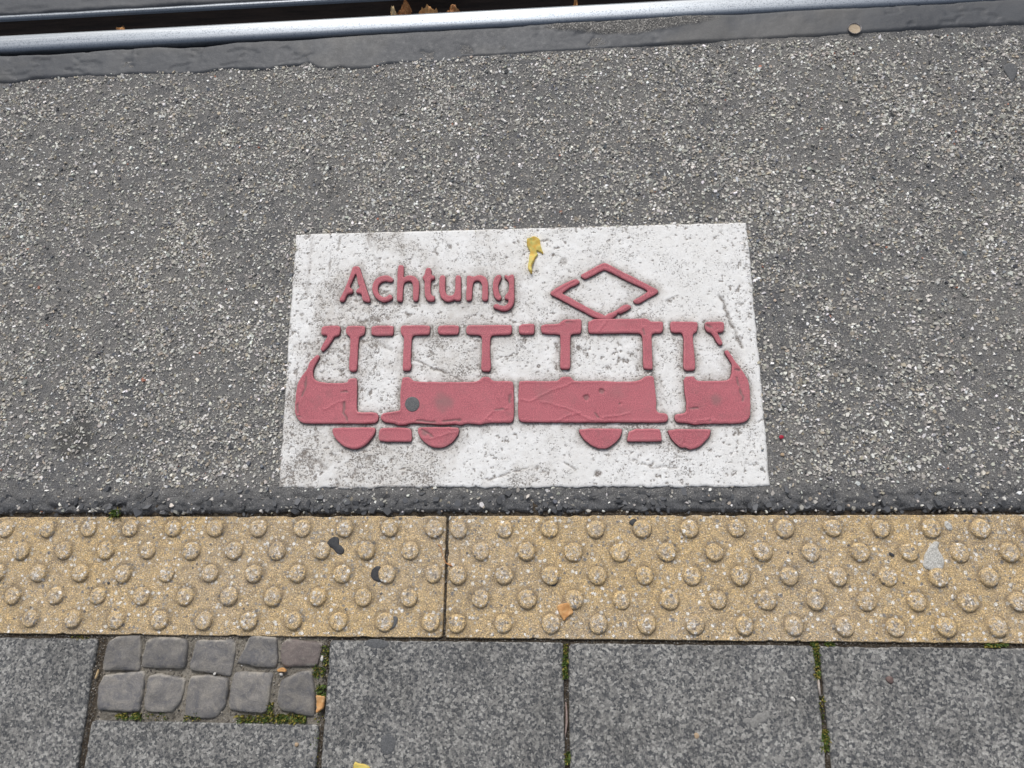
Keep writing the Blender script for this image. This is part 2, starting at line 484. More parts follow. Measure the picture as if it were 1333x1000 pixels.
def mat_seal():
    t = NT('bitumen_sealant')
    n1 = t.noise(5, 5, 0.6); n2 = t.noise(70, 5, 0.65); f = t.noise(500, 3, 0.65)
    c = t.mix(t.map(n1, 0.35, 0.65), (0.055, 0.060, 0.070), (0.086, 0.091, 0.100))
    c = t.mix(t.map(n2, 0.52, 0.72, 0, 0.5), c, (0.115, 0.117, 0.12))
    c = t.mix(t.math('MULTIPLY', t.attr('dust'), t.map(f, 0.3, 0.6, 0.4, 0.8)), c, (0.17, 0.162, 0.148))
    gm = t.attr('grit')
    sp = t.voro(420); rr = t.sep(sp.outputs['Color'])
    c = t.mix(gm, c, t.ramp(rr[0], [(0, (.035, .035, .036)), (.5, (.10, .098, .094)), (.85, (.2, .19, .175)), (1, (.5, .48, .45))]))
    nb = t.bump(f, 0.0006, 0.5); nb = t.bump(n2, 0.0025, 0.45, nb)
    nb = t.bump(t.math('MULTIPLY', sp.outputs['Distance'], gm), 0.002, 0.8, nb)
    return t.done(c, t.map(n2, 0.3, 0.7, 0.48, 0.66), nb, spec=0.4)

def mat_plain(name, c1, c2, scale=200, rough=0.7, metal=0.0, bump=0.0008):
    t = NT(name)
    n = t.noise(scale, 4, 0.65)
    return t.done(t.mix(t.map(n, 0.35, 0.65), c1, c2), rough, t.bump(n, bump, 0.6), metal=metal)

def mat_leaf(name, stops, scale=90):
    t = NT(name)
    n = t.noise(scale, 5, 0.7, dist=0.5)
    m = t.done(t.ramp(n, stops), 0.6, t.bump(n, 0.001, 0.5), spec=0.3)
    return m

def mat_moss():
    t = NT('moss')
    return t.done(t.attr('col', 'Color'), 0.75, None, spec=0.2)

M = dict(asphalt=mat_asphalt(), chip=mat_chip(), white=mat_white(), red=mat_red(), tactile=mat_tactile(), slab=mat_slab(),
         cobble=mat_cobble(), cobble_red=mat_cobble_red(), bed=mat_bed(), ground=mat_ground(), steel=mat_steel(), rust=mat_rust(),
         seal=mat_seal(), moss=mat_moss(),
         gum=mat_plain('black_gum', (.035, .036, .04), (.06, .062, .066), 160, 0.6),
         gum_grey=mat_plain('grey_gum', (.075, .078, .083), (.155, .158, .162), 420, 0.7),
         gum_pale=mat_plain('pale_gum', (.17, .168, .162), (.30, .295, .28), 220, 0.75),
         mortar=mat_plain('pale_mortar', (.30, .29, .265), (.72, .71, .67), 330, 0.85, bump=0.003),
         cap=mat_plain('tin_rim', (.10, .095, .10), (.26, .25, .26), 300, 0.45, 0.6),
         cap_in=mat_plain('tin_inside', (.36, .28, .19), (.46, .38, .28), 160, 0.6, 0.1),
         dark_stone=mat_plain('dark_stone', (.03, .032, .038), (.07, .072, .078), 260, 0.6),
         pale_stone=mat_plain('pale_stone', (.5, .48, .44), (.72, .71, .68), 260, 0.55),
         grey_stone=mat_plain('grey_stone', (.22, .22, .22), (.32, .32, .31), 200, 0.6),
         tan_stone=mat_plain('tan_stone', (.34, .24, .15), (.45, .34, .23), 200, 0.6),
         brown_stone=mat_plain('brown_stone', (.11, .075, .07), (.17, .12, .11), 200, 0.6),
         red_bit=mat_plain('red_plastic', (.30, .01, .03), (.42, .02, .05), 200, 0.4),
         stalk=mat_plain('dry_stalk', (.42, .16, .05), (.52, .30, .14), 200, 0.6),
         stalk2=mat_plain('pinkish_twig', (.20, .14, .12), (.36, .28, .25), 200, 0.7),
         stick=mat_plain('bleached_stick', (.36, .30, .26), (.55, .50, .46), 200, 0.7),
         leaf_yel=mat_leaf('yellow_leaf', [(.25, (.50, .20, .05)), (.4, (.72, .45, .09)), (.55, (.66, .55, .16)), (.72, (.38, .42, .10))], 70),
         leaf_tan=mat_leaf('tan_leaf', [(.3, (.42, .19, .07)), (.5, (.58, .31, .12)), (.7, (.62, .40, .2))]),
         leaf_brn=mat_leaf('brown_leaf', [(.3, (.16, .06, .02)), (.5, (.36, .15, .05)), (.7, (.52, .30, .14))], 140),
         leaf_pale=mat_leaf('pale_leaf', [(.3, (.55, .36, .18)), (.6, (.68, .52, .30))]))

# ------------------------------------------------------------------ layout (metres, from the photo)
TAC_TOP, TAC_BOT = 0.1862, -0.0672          # tactile strip near/far edges
SLAB_TOP = -0.0745
SEAL_NEAR = 1.39
RAIL_NEAR, RAIL_FAR = 1.4985, 1.5545        # running head
LIP_NEAR, LIP_FAR = 1.613, 1.632
ground = obj('ground', mesh_np('ground', [(-60, -60, -.12), (60, -60, -.12), (60, 60, -.12), (-60, 60, -.12)], np.array([[0, 1, 2, 3]])),
             M['ground'], label='dark gritty ground lying under the road and pavement', cat='ground', kind='structure')

def axis(lo, hi, step, far_lo, far_hi):
    core = np.arange(lo, hi + step / 2, step)
    def out(a, b):
        s = step; p = a; r = []
        sg = 1 if b > a else -1
        while (b - p) * sg > 0:
            s = min(s * 1.5, 1.0); p = p + sg * s; r.append(p)
        return r
    return np.array(sorted(out(core[0], far_lo)) + list(core) + out(core[-1], far_hi))

# panel corners in the world (used for keeping chips away)
PANEL_Z = 0.0045
PC = GP([(385, 305), (972, 289.5), (1002.5, 632), (363, 634)], PANEL_Z)   # TL TR BR BL

# ------------------------------------------------------------------ road
def road_height(x, y):
    z = 0.0008 + 0.0022 * (fbm(x, y, 0.03, 3, 3) - 0.5) + 0.004 * (fbm(x, y, 0.4, 5, 2) - 0.5)
    e = sstep(0.265, 0.20, y)                               # tar-rich lumpy border along the strip
    lump = np.clip(1.15 - 1.5 * worley(x, y, 0.019, 9) ** 2, 0, 1); amp = 0.5 + fbm(x, y, 0.05, 15, 2)
    z += e * (0.0105 * amp * (lump - 0.75) + 0.0005)
    w2 = 1 - worley(x, y, 0.0085, 19)
    z += (1 - e) * 0.0016 * (w2 - 0.5) + e * 0.0026 * (w2 - 0.5)
    return z, e

def build_road():
    xs = axis(-1.8, 1.55, 0.0042, -14, 14)
    y0 = TAC_TOP + 0.004
    ys = np.concatenate([np.arange(y0, 0.30, 0.0030), np.arange(0.30, 1.44, 0.0044)])
    X, Y = np.meshgrid(xs, ys)
    # ragged edge towards the tactile strip
    rag = 0.006 * (fbm(xs, xs * 0, 0.02, 41, 3) - 0.35) + 0.004 * (fbm(xs, xs * 0, 0.12, 43, 2) - 0.5)
    Y = Y + np.clip(rag, -0.003, 0.01)[None] * sstep(0.05, 0.0, Y - y0)
    Z, e = road_height(X, Y)
    drop = sstep(0.010, 0.0, (ys - y0))[:, None]
    Z = Z - drop * 0.014
    # darker stains that the photo shows
    stain = np.zeros_like(X)
    for px, py, r, a in ((100, 572, 30, .9), (178, 557, 9, .5), (108, 540, 12, .6), (430, 240, 25, .25), (905, 250, 40, .2), (655, 605, 25, .2)):
        c = G(px, py); rr = r * 0.0018
        d = np.hypot(X - c[0], Y - c[1]) / rr + 0.7 * (fbm(X, Y, 0.03, 77, 3) - 0.5)
        stain = np.maximum(stain, a * sstep(1.0, 0.6, d))
    V = np.column_stack([X.ravel(), Y.ravel(), Z.ravel()])
    me = mesh_np('road', V, grid_faces(len(xs), len(ys)), {'edge': e.ravel(), 'stain': stain.ravel(), 'far': (sstep(1.6, 2.9, np.where(X < 0, -X - .25, X)) * (1 - e)).ravel()}, smooth=True)
    return obj('road', me, M['asphalt'], label='worn grey asphalt road with pale exposed stone chips', cat='road', kind='structure')
road = build_road()

def chips_mesh(name, P, Zb, R, cols, tilt=0.3, hfac=0.5, nside=5):
    """many little stones in one mesh: five-sided crowns with a skirt"""
    n = len(P); k = nside
    ang = (np.arange(k)[None] * 2 * np.pi / k + RNG.uniform(0, 6.28, (n, 1)) + RNG.uniform(-.35, .35, (n, k)))
    el = RNG.uniform(0.38, 0.95, (n, 1)); ax = RNG.uniform(0, np.pi, (n, 1))
    rad = R[:, None] * RNG.uniform(0.75, 1.2, (n, k))
    lx = np.cos(ang) * rad; ly = np.sin(ang) * rad * el
    bx = lx * np.cos(ax) - ly * np.sin(ax); by = lx * np.sin(ax) + ly * np.cos(ax)
    tx, ty = RNG.normal(0, tilt, (n, 1)), RNG.normal(0, tilt, (n, 1))
    h = R[:, None] * hfac * RNG.uniform(0.5, 1.2, (n, 1))
    ins = RNG.uniform(0.55, 0.85, (n, k))
    base = np.stack([P[:, :1] + bx, P[:, 1:2] + by, Zb[:, None] - R[:, None] * 0.5 + 0 * bx], 2)
    topx, topy = bx * ins, by * ins
    top = np.stack([P[:, :1] + topx, P[:, 1:2] + topy, Zb[:, None] + h + topx * tx + topy * ty], 2)
    V = np.concatenate([base, top], 1).reshape(-1, 3)
    o = (np.arange(n) * 2 * k)[:, None]
    quads = np.concatenate([np.stack([o[:, 0] + i, o[:, 0] + (i + 1) % k, o[:, 0] + k + (i + 1) % k, o[:, 0] + k + i], 1) for i in range(k)])
    caps = o + k + np.arange(k)[None]
    return mesh_np(name, V, [quads, caps], cols={'col': np.repeat(cols, 2 * k, 0)})

def chip_colours(n, pale=1.0):
    pal = np.array([(.38, .362, .325), (.50, .48, .435), (.25, .243, .232), (.62, .605, .56), (.82, .81, .79), (.085, .088, .095), (.41, .36, .285), (.17, .18, .20), (.42, .18, .12)])
    pr = np.array([.26, .27, .12, .19 * pale, .075 * pale, .025, .09, .04, .0015]); pr = pr / pr.sum()
    c = pal[RNG.choice(len(pal), n, p=pr)]
    return c * RNG.uniform(0.82, 1.25, (n, 1)) * (1 + RNG.normal(0, 0.02, (n, 3)))

def build_chips():
    n = 185000
    x = RNG.uniform(-1.85, 1.6, n); y = RNG.uniform(0.192, SEAL_NEAR + 0.01, n)
    z, e = road_height(x, y)
    dens = 0.50 + 0.50 * sstep(0.38, 0.60, fbm(x, y, 0.16, 61, 4))
    dens = dens * (1 - 0.86 * sstep(0.285, 0.235, y))
    dens *= 0.5 + 0.5 * sstep(0.35, 0.6, fbm(x, y, 0.045, 63, 3))
    P = np.column_stack([x, y])
    lo, hi = PC.min(0), PC.max(0)
    inp = (x > lo[0] + .02) & (x < hi[0] - .02) & (y > lo[1] + .004) & (y < hi[1] - .01)
    keep = (RNG.random(n) < dens) & ~inp
    P, z = P[keep], z[keep]
    R = np.clip(RNG.lognormal(math.log(0.0037), 0.34, len(P)), 0.0016, 0.0078)
    m = 45000
    xo = RNG.uniform(1.5, 3.0, m) * RNG.choice([-1, 1], m); xo = np.where(xo < 0, xo - .25, xo)
    yo = RNG.uniform(.2, SEAL_NEAR, m); ax_ = np.where(xo < 0, -xo - 1.75, xo - 1.5)
    ok = (ax_ > .05) & (RNG.random(m) < np.clip(1 - ax_ / 1.4, 0, 1) * (1 - 0.86 * sstep(0.285, 0.235, yo)))
    xo, yo = xo[ok], yo[ok]; zo, _ = road_height(xo, yo)
    P = np.vstack([P, np.column_stack([xo, yo])]); z = np.concatenate([z, 0 * zo + .0006])
    R = np.concatenate([R, np.clip(RNG.lognormal(math.log(0.0037), 0.34, len(xo)), 0.0016, 0.0078)])
    C = chip_colours(len(P))
    # tar-coated stones along the strip edge
    m = 900
    xb = RNG.uniform(-1.8, 1.55, m); yb = TAC_TOP + 0.004 + np.abs(RNG.normal(0, .028, m)); ok = (yb < .3) & ~((xb > PC[:, 0].min() - .01) & (xb < PC[:, 0].max() + .01) & (yb > PC[:, 1].min() - .012))
    xb, yb = xb[ok], yb[ok]; zb, _ = road_height(xb, yb)
    zb = zb - .010 * sstep(TAC_TOP + .012, TAC_TOP + .003, yb)
    P = np.vstack([P, np.column_stack([xb, yb])]); z = np.concatenate([z, zb - .0026])
    Rb = np.clip(RNG.lognormal(math.log(.0066), .4, len(xb)), .003, .013)
    R = np.concatenate([R, Rb]); C = np.vstack([C, np.array((.084, .087, .094)) * RNG.uniform(.75, 1.5, (len(xb), 1))])
    return obj('stone_chips', chips_mesh('stone_chips', P, z - 0.0004, R, C), M['chip'], road, kind='stuff')
build_chips()

# road surface beyond the rail
def far_road():
    xs = axis(-2.0, 1.8, 0.05, -14, 14); ys = np.concatenate([[1.72], np.arange(1.75, 2.4, 0.05), np.arange(2.5, 12, 0.8)])
    X, Y = np.meshgrid(xs, ys); Z = 0.001 + 0.004 * (fbm(X, Y, 0.4, 5, 2) - 0.5)
    V = np.column_stack([X.ravel(), Y.ravel(), Z.ravel()])
    return obj('track_bed', mesh_np('track_bed', V, grid_faces(len(xs), len(ys)), {'edge': np.zeros(X.size), 'stain': np.zeros(X.size), 'far': np.ones(X.size)}, smooth=True),
               M['asphalt'], label='asphalt track bed on the far side of the tram rail', cat='road', kind='structure')
far_road()

# ------------------------------------------------------------------ tram rail
def sweep(name, prof, x0, x1, n, attr=None, wob=0.0, smooth=True):
    prof = np.array(prof, float); m = len(prof)
    xs = np.linspace(x0, x1, n)
    V = np.zeros((n, m, 3)); V[:, :, 0] = xs[:, None]
    V[:, :, 1] = prof[None, :, 0]; V[:, :, 2] = prof[None, :, 1]
    idx = np.arange(n * m).reshape(n, m)
    F = np.stack([idx[:-1, :-1].ravel(), idx[1:, :-1].ravel(), idx[1:, 1:].ravel(), idx[:-1, 1:].ravel()], 1)
    at = {'edge': np.tile(np.array(attr, float), n)} if attr is not None else None
    return mesh_np(name, V.reshape(-1, 3), F, at, smooth=smooth)

rail = obj('tram_rail', None, label='polished steel tram rail with a dark groove and leaves in it', cat='rail', loc=(0, 0, 0))
hz = 0.004
head = [(RAIL_NEAR + .004, -0.045), (RAIL_NEAR - .001, -0.02), (RAIL_NEAR, hz - .010), (RAIL_NEAR + .0015, hz - .005), (RAIL_NEAR + .006, hz - .0015), (RAIL_NEAR + .013, hz),
        (RAIL_NEAR + .028, hz + .0006), (RAIL_FAR - .010, hz), (RAIL_FAR - .004, hz - .002), (RAIL_FAR - .001, hz - .007), (RAIL_FAR, hz - .014), (RAIL_FAR + .001, -0.045)]
obj('rail_head', sweep('rail_head', head, -14, 14, 60, [1, 1, 1, .95, .8, .55, .3, 0, .1, .6, 1, 1]), M['steel'], rail)
gro = [(RAIL_FAR + .0005, -0.030), (RAIL_FAR + .004, -0.040), (RAIL_FAR + .015, -0.044), (LIP_NEAR - .015, -0.044), (LIP_NEAR - .004, -0.038), (LIP_NEAR - .0005, -0.010)]
obj('groove', sweep('groove', gro, -14, 14, 60), M['rust'], rail)
lip = [(LIP_NEAR, -0.045), (LIP_NEAR, -0.004), (LIP_NEAR + .001, 0.0), (LIP_NEAR + .004, 0.002), (LIP_FAR - .012, 0.002), (LIP_FAR - .006, 0.0), (LIP_FAR - .004, -0.01), (LIP_FAR - .004, -0.04)]
obj('guard_lip', sweep('guard_lip', lip, -14, 14, 60, [1, 1, .7, .25, .2, .6, 1, 1]), M['steel'], rail)

# bitumen sealant along the rail
near_edge = [(0, 110), (21, 110), (45, 105.6), (83, 103.5), (114, 101), (145, 102), (172, 99), (241, 99), (269, 97.6), (300, 93), (331, 94), (352, 94), (366, 90.4), (390, 88), (400, 84.5),
             (414, 91.5), (428, 94.5), (442, 91), (457, 94), (492, 90.4), (505, 86), (554, 84.5), (578, 86), (595, 84.5), (602, 78), (626, 76), (681, 73), (750, 69), (820, 64.5), (880, 60),
             (982, 54.4), (1084, 48.6), (1186, 41.5), (1333, 34)]
far_edge = [(0, 72.5), (69, 70.7), (120, 66.5), (172, 62), (207, 60.4), (240, 61.5), (269, 60.8), (310, 55), (380, 52), (440, 48.3), (543, 41.4), (681, 33.5), (699, 30), (800, 24.5), (899, 16.0), (930, 17.5), (1050, 13.3), (1186, 6.8), (1271, 2)]

def build_seal(name, ye_lo, ye_hi, xs, bulge, label, gritf=None, seed=5):
    m = 22; s = np.linspace(0, 1, m)
    lo, hi = ye_lo(xs), ye_hi(xs)
    Y = lo[None] + (hi - lo)[None] * s[:, None]; X = np.repeat(xs[None], m, 0)
    wdt = (hi - lo)[None]
    dn = s[:, None] * wdt; df = (1 - s[:, None]) * wdt
    Z = bulge * (sstep(0, 0.011, dn) * 1.4 - 0.4) - 0.014 * sstep(0.006, 0, df) - 0.008 * sstep(0.003, 0, dn)
    Z += 0.008 * (fbm(X, Y, 0.16, seed, 3) - 0.5) + 0.0022 * (fbm(X, Y, 0.03, seed + 3, 3) - 0.5)
    # folds and pock marks
    fold = sstep(0.57, 0.66, fbm(X, Y * 2.2, 0.05, seed + 9, 3)) * sstep(0.47, 0.62, fbm(X, Y * 0, 0.5, seed + 11, 2))
    Z -= 0.0022 * fold * sstep(0.0, 0.02, dn)
    dust = sstep(0.5, 0.68, fbm(X, Y, 0.2, seed + 21, 4)) * 0.5 + 0.5 * sstep(0.035, 0.0, df) * fbm(X, Y, 0.1, seed + 23, 3)
    grit = gritf(X, Y) if gritf else np.zeros_like(X)
    Z += grit * 0.003 * (fbm(X, Y, 0.006, 91, 2))
    V = np.column_stack([X.ravel(), Y.ravel(), Z.ravel()])
    return obj(name, mesh_np(name, V, grid_faces(len(xs), m), {'dust': dust.ravel(), 'grit': grit.ravel()}, smooth=True), M['seal'], label=label, cat='sealant',
               group='bitumen strips along the rail')

def edge_fn(pts, dflt, seed, amp=0.004):
    P = GP(pts)
    def f(xs):
        y = np.interp(xs, P[:, 0], P[:, 1])
        y = y + amp * (fbm(xs, xs * 0, 0.03, seed, 3) - 0.5) * 1.2
        return y
    return f
sx = axis(-1.85, 1.6, 0.004, -14, 14)
def gritf(X, Y):
    a, b, c = G(700, 38), G(935, 22), G(820, 42)
    yc = np.interp(X, [a[0], c[0], b[0]], [a[1] + .003, c[1] - .012, b[1] - .012])
    m = sstep(a[0], a[0] + .05, X) * sstep(b[0] + .03, b[0] - .06, X)
    return m * sstep(yc - .004, yc + .005, Y + 0.012 * (fbm(X, Y, 0.03, 83, 3) - 0.5))
rail_clear = lambda xs: np.minimum(edge_fn(far_edge, 0, 55, 0.001)(xs), RAIL_NEAR - 0.0005)
build_seal('joint_sealant', edge_fn(near_edge, 0, 51, 0.004), rail_clear, sx, 0.005,
           'smooth dark bitumen strip between asphalt and rail head, with bottle cap', gritf)
build_seal('joint_sealant', lambda xs: LIP_NEAR + 0.0085 + 0.006 * (fbm(xs, xs * 0, 0.05, 57, 3) - .5), lambda xs: 1.745 + 0.01 * (fbm(xs, xs * 0, 0.05, 58, 3) - .5),
           axis(-1.85, 1.6, 0.012, -14, 14), 0.004, 'grey bitumen strip behind the thin guard lip of the rail', None, 105)

# ------------------------------------------------------------------ pavement bed, slabs
def bed_height(x, y):
    return -0.0065 + 0.008 * (fbm(x, y, 0.03, 33, 4) - 0.5)
def build_bed():
    xs = axis(-1.5, 1.2, 0.005, -14, 14); ys = np.concatenate([np.arange(-9, -0.5, 0.5), np.arange(-0.5, TAC_TOP + 0.03, 0.005)])
    X, Y = np.meshgrid(xs, ys); Z = bed_height(X, Y)
    cx0, cx1, cy0 = -0.995, -0.515, G(260, 940)[1]
    soil = 1 - sstep(cx0 - .008, cx0 + .004, X) * sstep(cx1 + .008, cx1 - .004, X) * sstep(cy0 - .012, cy0, Y) * sstep(TAC_BOT, TAC_BOT - .004, Y)
    V = np.column_stack([X.ravel(), Y.ravel(), Z.ravel()])
    return obj('pavement', mesh_np('pavement', V, grid_faces(len(xs), len(ys)), {'soil': soil.ravel()}, smooth=True), M['bed'],
               label='pavement of tactile strip, grey slabs and small cobbles in grit', cat='pavement', kind='structure')
pave = build_bed()

def rect_outline(x0, y0, x1, y1, step, jit, seed, rc=0.004):
    P = np.array([(x0 + rc, y0), (x1 - rc, y0), (x1, y0 + rc), (x1, y1 - rc), (x1 - rc, y1), (x0 + rc, y1), (x0, y1 - rc), (x0, y0 + rc)])
    P = ccw(resample(P, step)); N = normals2(P)
    d = (fbm(P[:, 0] + P[:, 1] * 3.1, P[:, 1] - P[:, 0] * 1.7, 0.02, seed, 3) - 0.5)
    chipd = sstep(0.66, 0.78, fbm(P[:, 0] * 1.3 + 5, P[:, 1] * 1.3, 0.035, seed + 4, 2))
    return P + N * (d * jit - chipd * jit * 0.9)[:, None]

def paving_slab(x0, y0, x1, y1, z, seed, stains=()):
    P = rect_outline(x0, y0, x1, y1, 0.008, 0.0022, seed)
    tx, ty = (random.uniform(-.002, .002) for _ in range(2))
    def zf(x, y, d):
        return z + tx * (x - x0) + ty * (y - y0) + 0.0012 * (fbm(x, y, 0.05, seed, 3) - .5)
    V, F, side = slab_shape(P, [(0, -0.05), (0, z - .006), (0.0005, z - .0025), (0.0025, z - .0005)], 0.014, zf)
    st = np.zeros(len(V))
    me = mesh_np('paving_slab', V, F, {'stain': st})
    return obj('paving_slab', me, M['slab'], pave)

JX = [-1.0130, -0.5095, -0.0075, 0.4955]
jw = 0.0048
pitch = 0.5025
xs_j = [JX[0] - i * pitch for i in (5, 4, 3, 2, 1)] + JX + [JX[3] + i * pitch for i in (1, 2, 3, 4, 5, 6)]
cob_low = G(260, 940)[1]
k = 0
for a, b in zip(xs_j[:-1], xs_j[1:]):
    is_cob = abs(a - JX[0]) < 1e-6
    y1 = cob_low if is_cob else SLAB_TOP
    wl = 0.006 if is_cob else jw
    # the joint between cobble panel and the next slab is wider
    x0 = a + wl + (0.004 if is_cob else 0.0); x1 = b - jw
    paving_slab(x0, SLAB_TOP - 0.5, x1, y1 + random.uniform(-.0015, .0015), random.uniform(-0.0015, 0.0015), 200 + k); k += 1
    paving_slab(a + jw, SLAB_TOP - 1.005, b - jw, SLAB_TOP - 0.51, random.uniform(-0.0015, 0.0015), 300 + k); k += 1

# ------------------------------------------------------------------ tactile strip
PT, QR = 0.06173804 * H, 0.03041835 * H
JT = -0.1635 * H
L0 = np.array([-0.7988059, 0.09935939]) * H
R0 = np.array([-0.14744972, 0.09830731]) * H
SL = 1.312

def stud_mesh(seed):
    g = np.random.default_rng(seed); nseg = 26
    prof = [(0.0210, -0.0006, 0), (0.0196, 0.0004, 0), (0.0188, 0.0026, .0), (0.0181, 0.0046, .05), (0.0168, 0.0060, .2), (0.0143, 0.0067, .6), (0.0090, 0.0070, 1), (0.004, 0.0070, 1)]
    a = np.arange(nseg) * 2 * np.pi / nseg
    wob = 1 + 0.018 * np.sin(2 * a + g.uniform(0, 6)) + 0.014 * np.sin(3 * a + g.uniform(0, 6)) + g.normal(0, 0.012, nseg)
    V = []; W = []
    for r, z, w in prof:
        zz = z + g.normal(0, 0.00022, nseg) * (1 if z > 0 else 0)
        V.append(np.stack([np.cos(a) * r * wob, np.sin(a) * r * wob, zz], 1)); W += [w] * nseg
    V.append(np.array([[0, 0, 0.0070]])); W.append(1)
    V = np.vstack(V); m = len(prof)
    q = []
    for r in range(m - 1):
        i = np.arange(nseg); j = (i + 1) % nseg
        q.append(np.column_stack([r * nseg + i, r * nseg + j, (r + 1) * nseg + j, (r + 1) * nseg + i]))
    i = np.arange(nseg); j = (i + 1) % nseg
    tri = np.column_stack([(m - 1) * nseg + i, (m - 1) * nseg + j, np.full(nseg, len(V) - 1)])
    gr = np.array([0.75] * nseg + [0.45] * nseg + [0.12] * nseg + [0.0] * (len(V) - 3 * nseg))  # shade at the stud foot painted as a darker ring
    me = mesh_np('stud', V, [np.vstack(q), tri], {'wear': W, 'grime_shade': gr}, smooth=True)
    me.materials.append(M['tactile'])
    return me
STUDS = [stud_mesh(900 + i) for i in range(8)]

def tactile_slab(x0, x1, studs, seed):
    P = rect_outline(x0, TAC_BOT, x1, TAC_TOP, 0.006, 0.0024, seed, 0.003)
    z = 0.0
    def zf(x, y, d):
        return z + 0.0014 * (fbm(x, y, 0.02, seed, 3) - .5) + 0.0012 * (fbm(x, y, 0.2, seed + 2, 2) - .5)
    V, F, side = slab_shape(P, [(0, -0.05), (0, z - .004), (0.0006, z - .0012), (0.0018, z - .0002)], 0.0055, zf)
    gr = np.zeros(len(V))
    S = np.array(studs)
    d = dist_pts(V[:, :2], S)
    gr = sstep(0.030, 0.021, d + 0.01 * (fbm(V[:, 0], V[:, 1], 0.02, 71, 3) - .5)) * 0.7 * sstep(0.3, 0.6, fbm(V[:, 0], V[:, 1], 0.06, 73, 2) + 0.12)  # painted shade ring on the slab around each stud, broken by noise
    # soot by the stud near the grass tuft
    c = G(163, 690); gr = np.maximum(gr, 0.9 * sstep(0.024, 0.008, np.hypot(V[:, 0] - c[0], (V[:, 1] - c[1]) * .7)))
    ed = np.minimum(np.abs(V[:, 0] - x0), np.abs(V[:, 0] - x1)); gr = np.maximum(gr, 0.45 * sstep(0.02, 0.0, ed) * fbm(V[:, 0], V[:, 1], 0.03, 75, 3))
    me = mesh_np('tactile_slab', V, F, {'wear': np.zeros(len(V)), 'grime_shade': gr})
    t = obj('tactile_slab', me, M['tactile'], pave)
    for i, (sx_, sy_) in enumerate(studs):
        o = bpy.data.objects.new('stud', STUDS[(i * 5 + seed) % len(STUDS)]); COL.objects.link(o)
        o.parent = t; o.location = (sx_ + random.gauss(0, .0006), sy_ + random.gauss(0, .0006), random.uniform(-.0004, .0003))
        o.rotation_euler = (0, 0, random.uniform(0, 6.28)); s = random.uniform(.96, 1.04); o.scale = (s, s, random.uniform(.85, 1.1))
    return t

def lattice(org, phase, x0, x1):
    pts = []
    for r in range(5):
        off = PT / 2 if (r % 2 == phase) else 0.0
        for c in range(-20, 25):
            x = org[0] + off + c * PT
            if x0 + 0.018 < x < x1 - 0.012: pts.append((x, org[1] - r * QR))
    return pts
xa, xb = JT - SL, JT
tactile_slab(xa, xb - 0.0025, lattice(L0, 1, xa, xb), 1)
tactile_slab(JT + 0.0025, JT + SL, lattice(R0, 1, JT, JT + SL - .02), 2)
for sgn, sd in ((-1, 3), (1, 4)):
    o0 = L0 + np.array([-SL, 0]) if sgn < 0 else R0 + np.array([SL, 0])
    x0 = JT - 2 * SL if sgn < 0 else JT + SL + .004
    tactile_slab(x0, x0 + SL - .005, lattice(o0, 1, x0, x0 + SL - .02), sd)

# ------------------------------------------------------------------ cobbles
S16 = 160 / 1333.0
cA = lambda p: crop(120, 825, S16, p)
cB = lambda p: crop(270, 825, S16, p)
COB = [
    cA([(175, 90), (260, 40), (505, 25), (512, 150), (495, 398), (300, 385), (110, 390), (118, 320), (150, 200)]),
    cA([(590, 80), (680, 50), (900, 45), (1015, 75), (1020, 150), (990, 368), (800, 370), (560, 362), (530, 350), (545, 250)]),
    [(256, 834), (285.6, 834.6), (300, 832.6), (305, 838.2), (304.5, 849), (301.8, 864.6), (298.2, 879.4), (288, 877.8), (270, 874.6), (258, 872.6), (246, 870.6)],
    cB([(455, 45), (500, 32), (738, 44), (740, 200), (748, 270), (735, 362), (520, 352), (420, 326), (322, 308), (345, 270), (400, 170)]),
    cB([(810, 110), (860, 68), (950, 72), (1150, 95), (1235, 107), (1230, 160), (1205, 250), (1180, 338), (980, 343), (850, 352), (802, 310), (797, 200)]),
    cA([(120, 460), (200, 450), (540, 415), (558, 440), (548, 560), (520, 700), (500, 838), (380, 838), (60, 820), (45, 760), (70, 560)]),
    cA([(605, 470), (700, 445), (960, 490), (993, 502), (978, 620), (938, 740), (858, 838), (700, 848), (580, 828), (562, 780), (590, 600)]),
    [(247.5, 881.8), (244.8, 892.2), (241.4, 915), (240.4, 930), (252, 933.2), (270, 934.4), (280.8, 933.2), (292.4, 917.4), (295.4, 892.2), (295.6, 884.2), (282, 882), (270, 880)],
    cB([(285, 432), (400, 424), (695, 434), (680, 480), (664, 600), (658, 700), (638, 838), (590, 858), (450, 848), (242, 818), (232, 760), (252, 600)]),
    cB([(800, 512), (900, 462), (1010, 418), (1123, 412), (1128, 500), (1150, 600), (1156, 750), (1150, 886), (1080, 890), (950, 858), (800, 818), (758, 740), (772, 620)]),
]
COBP = []
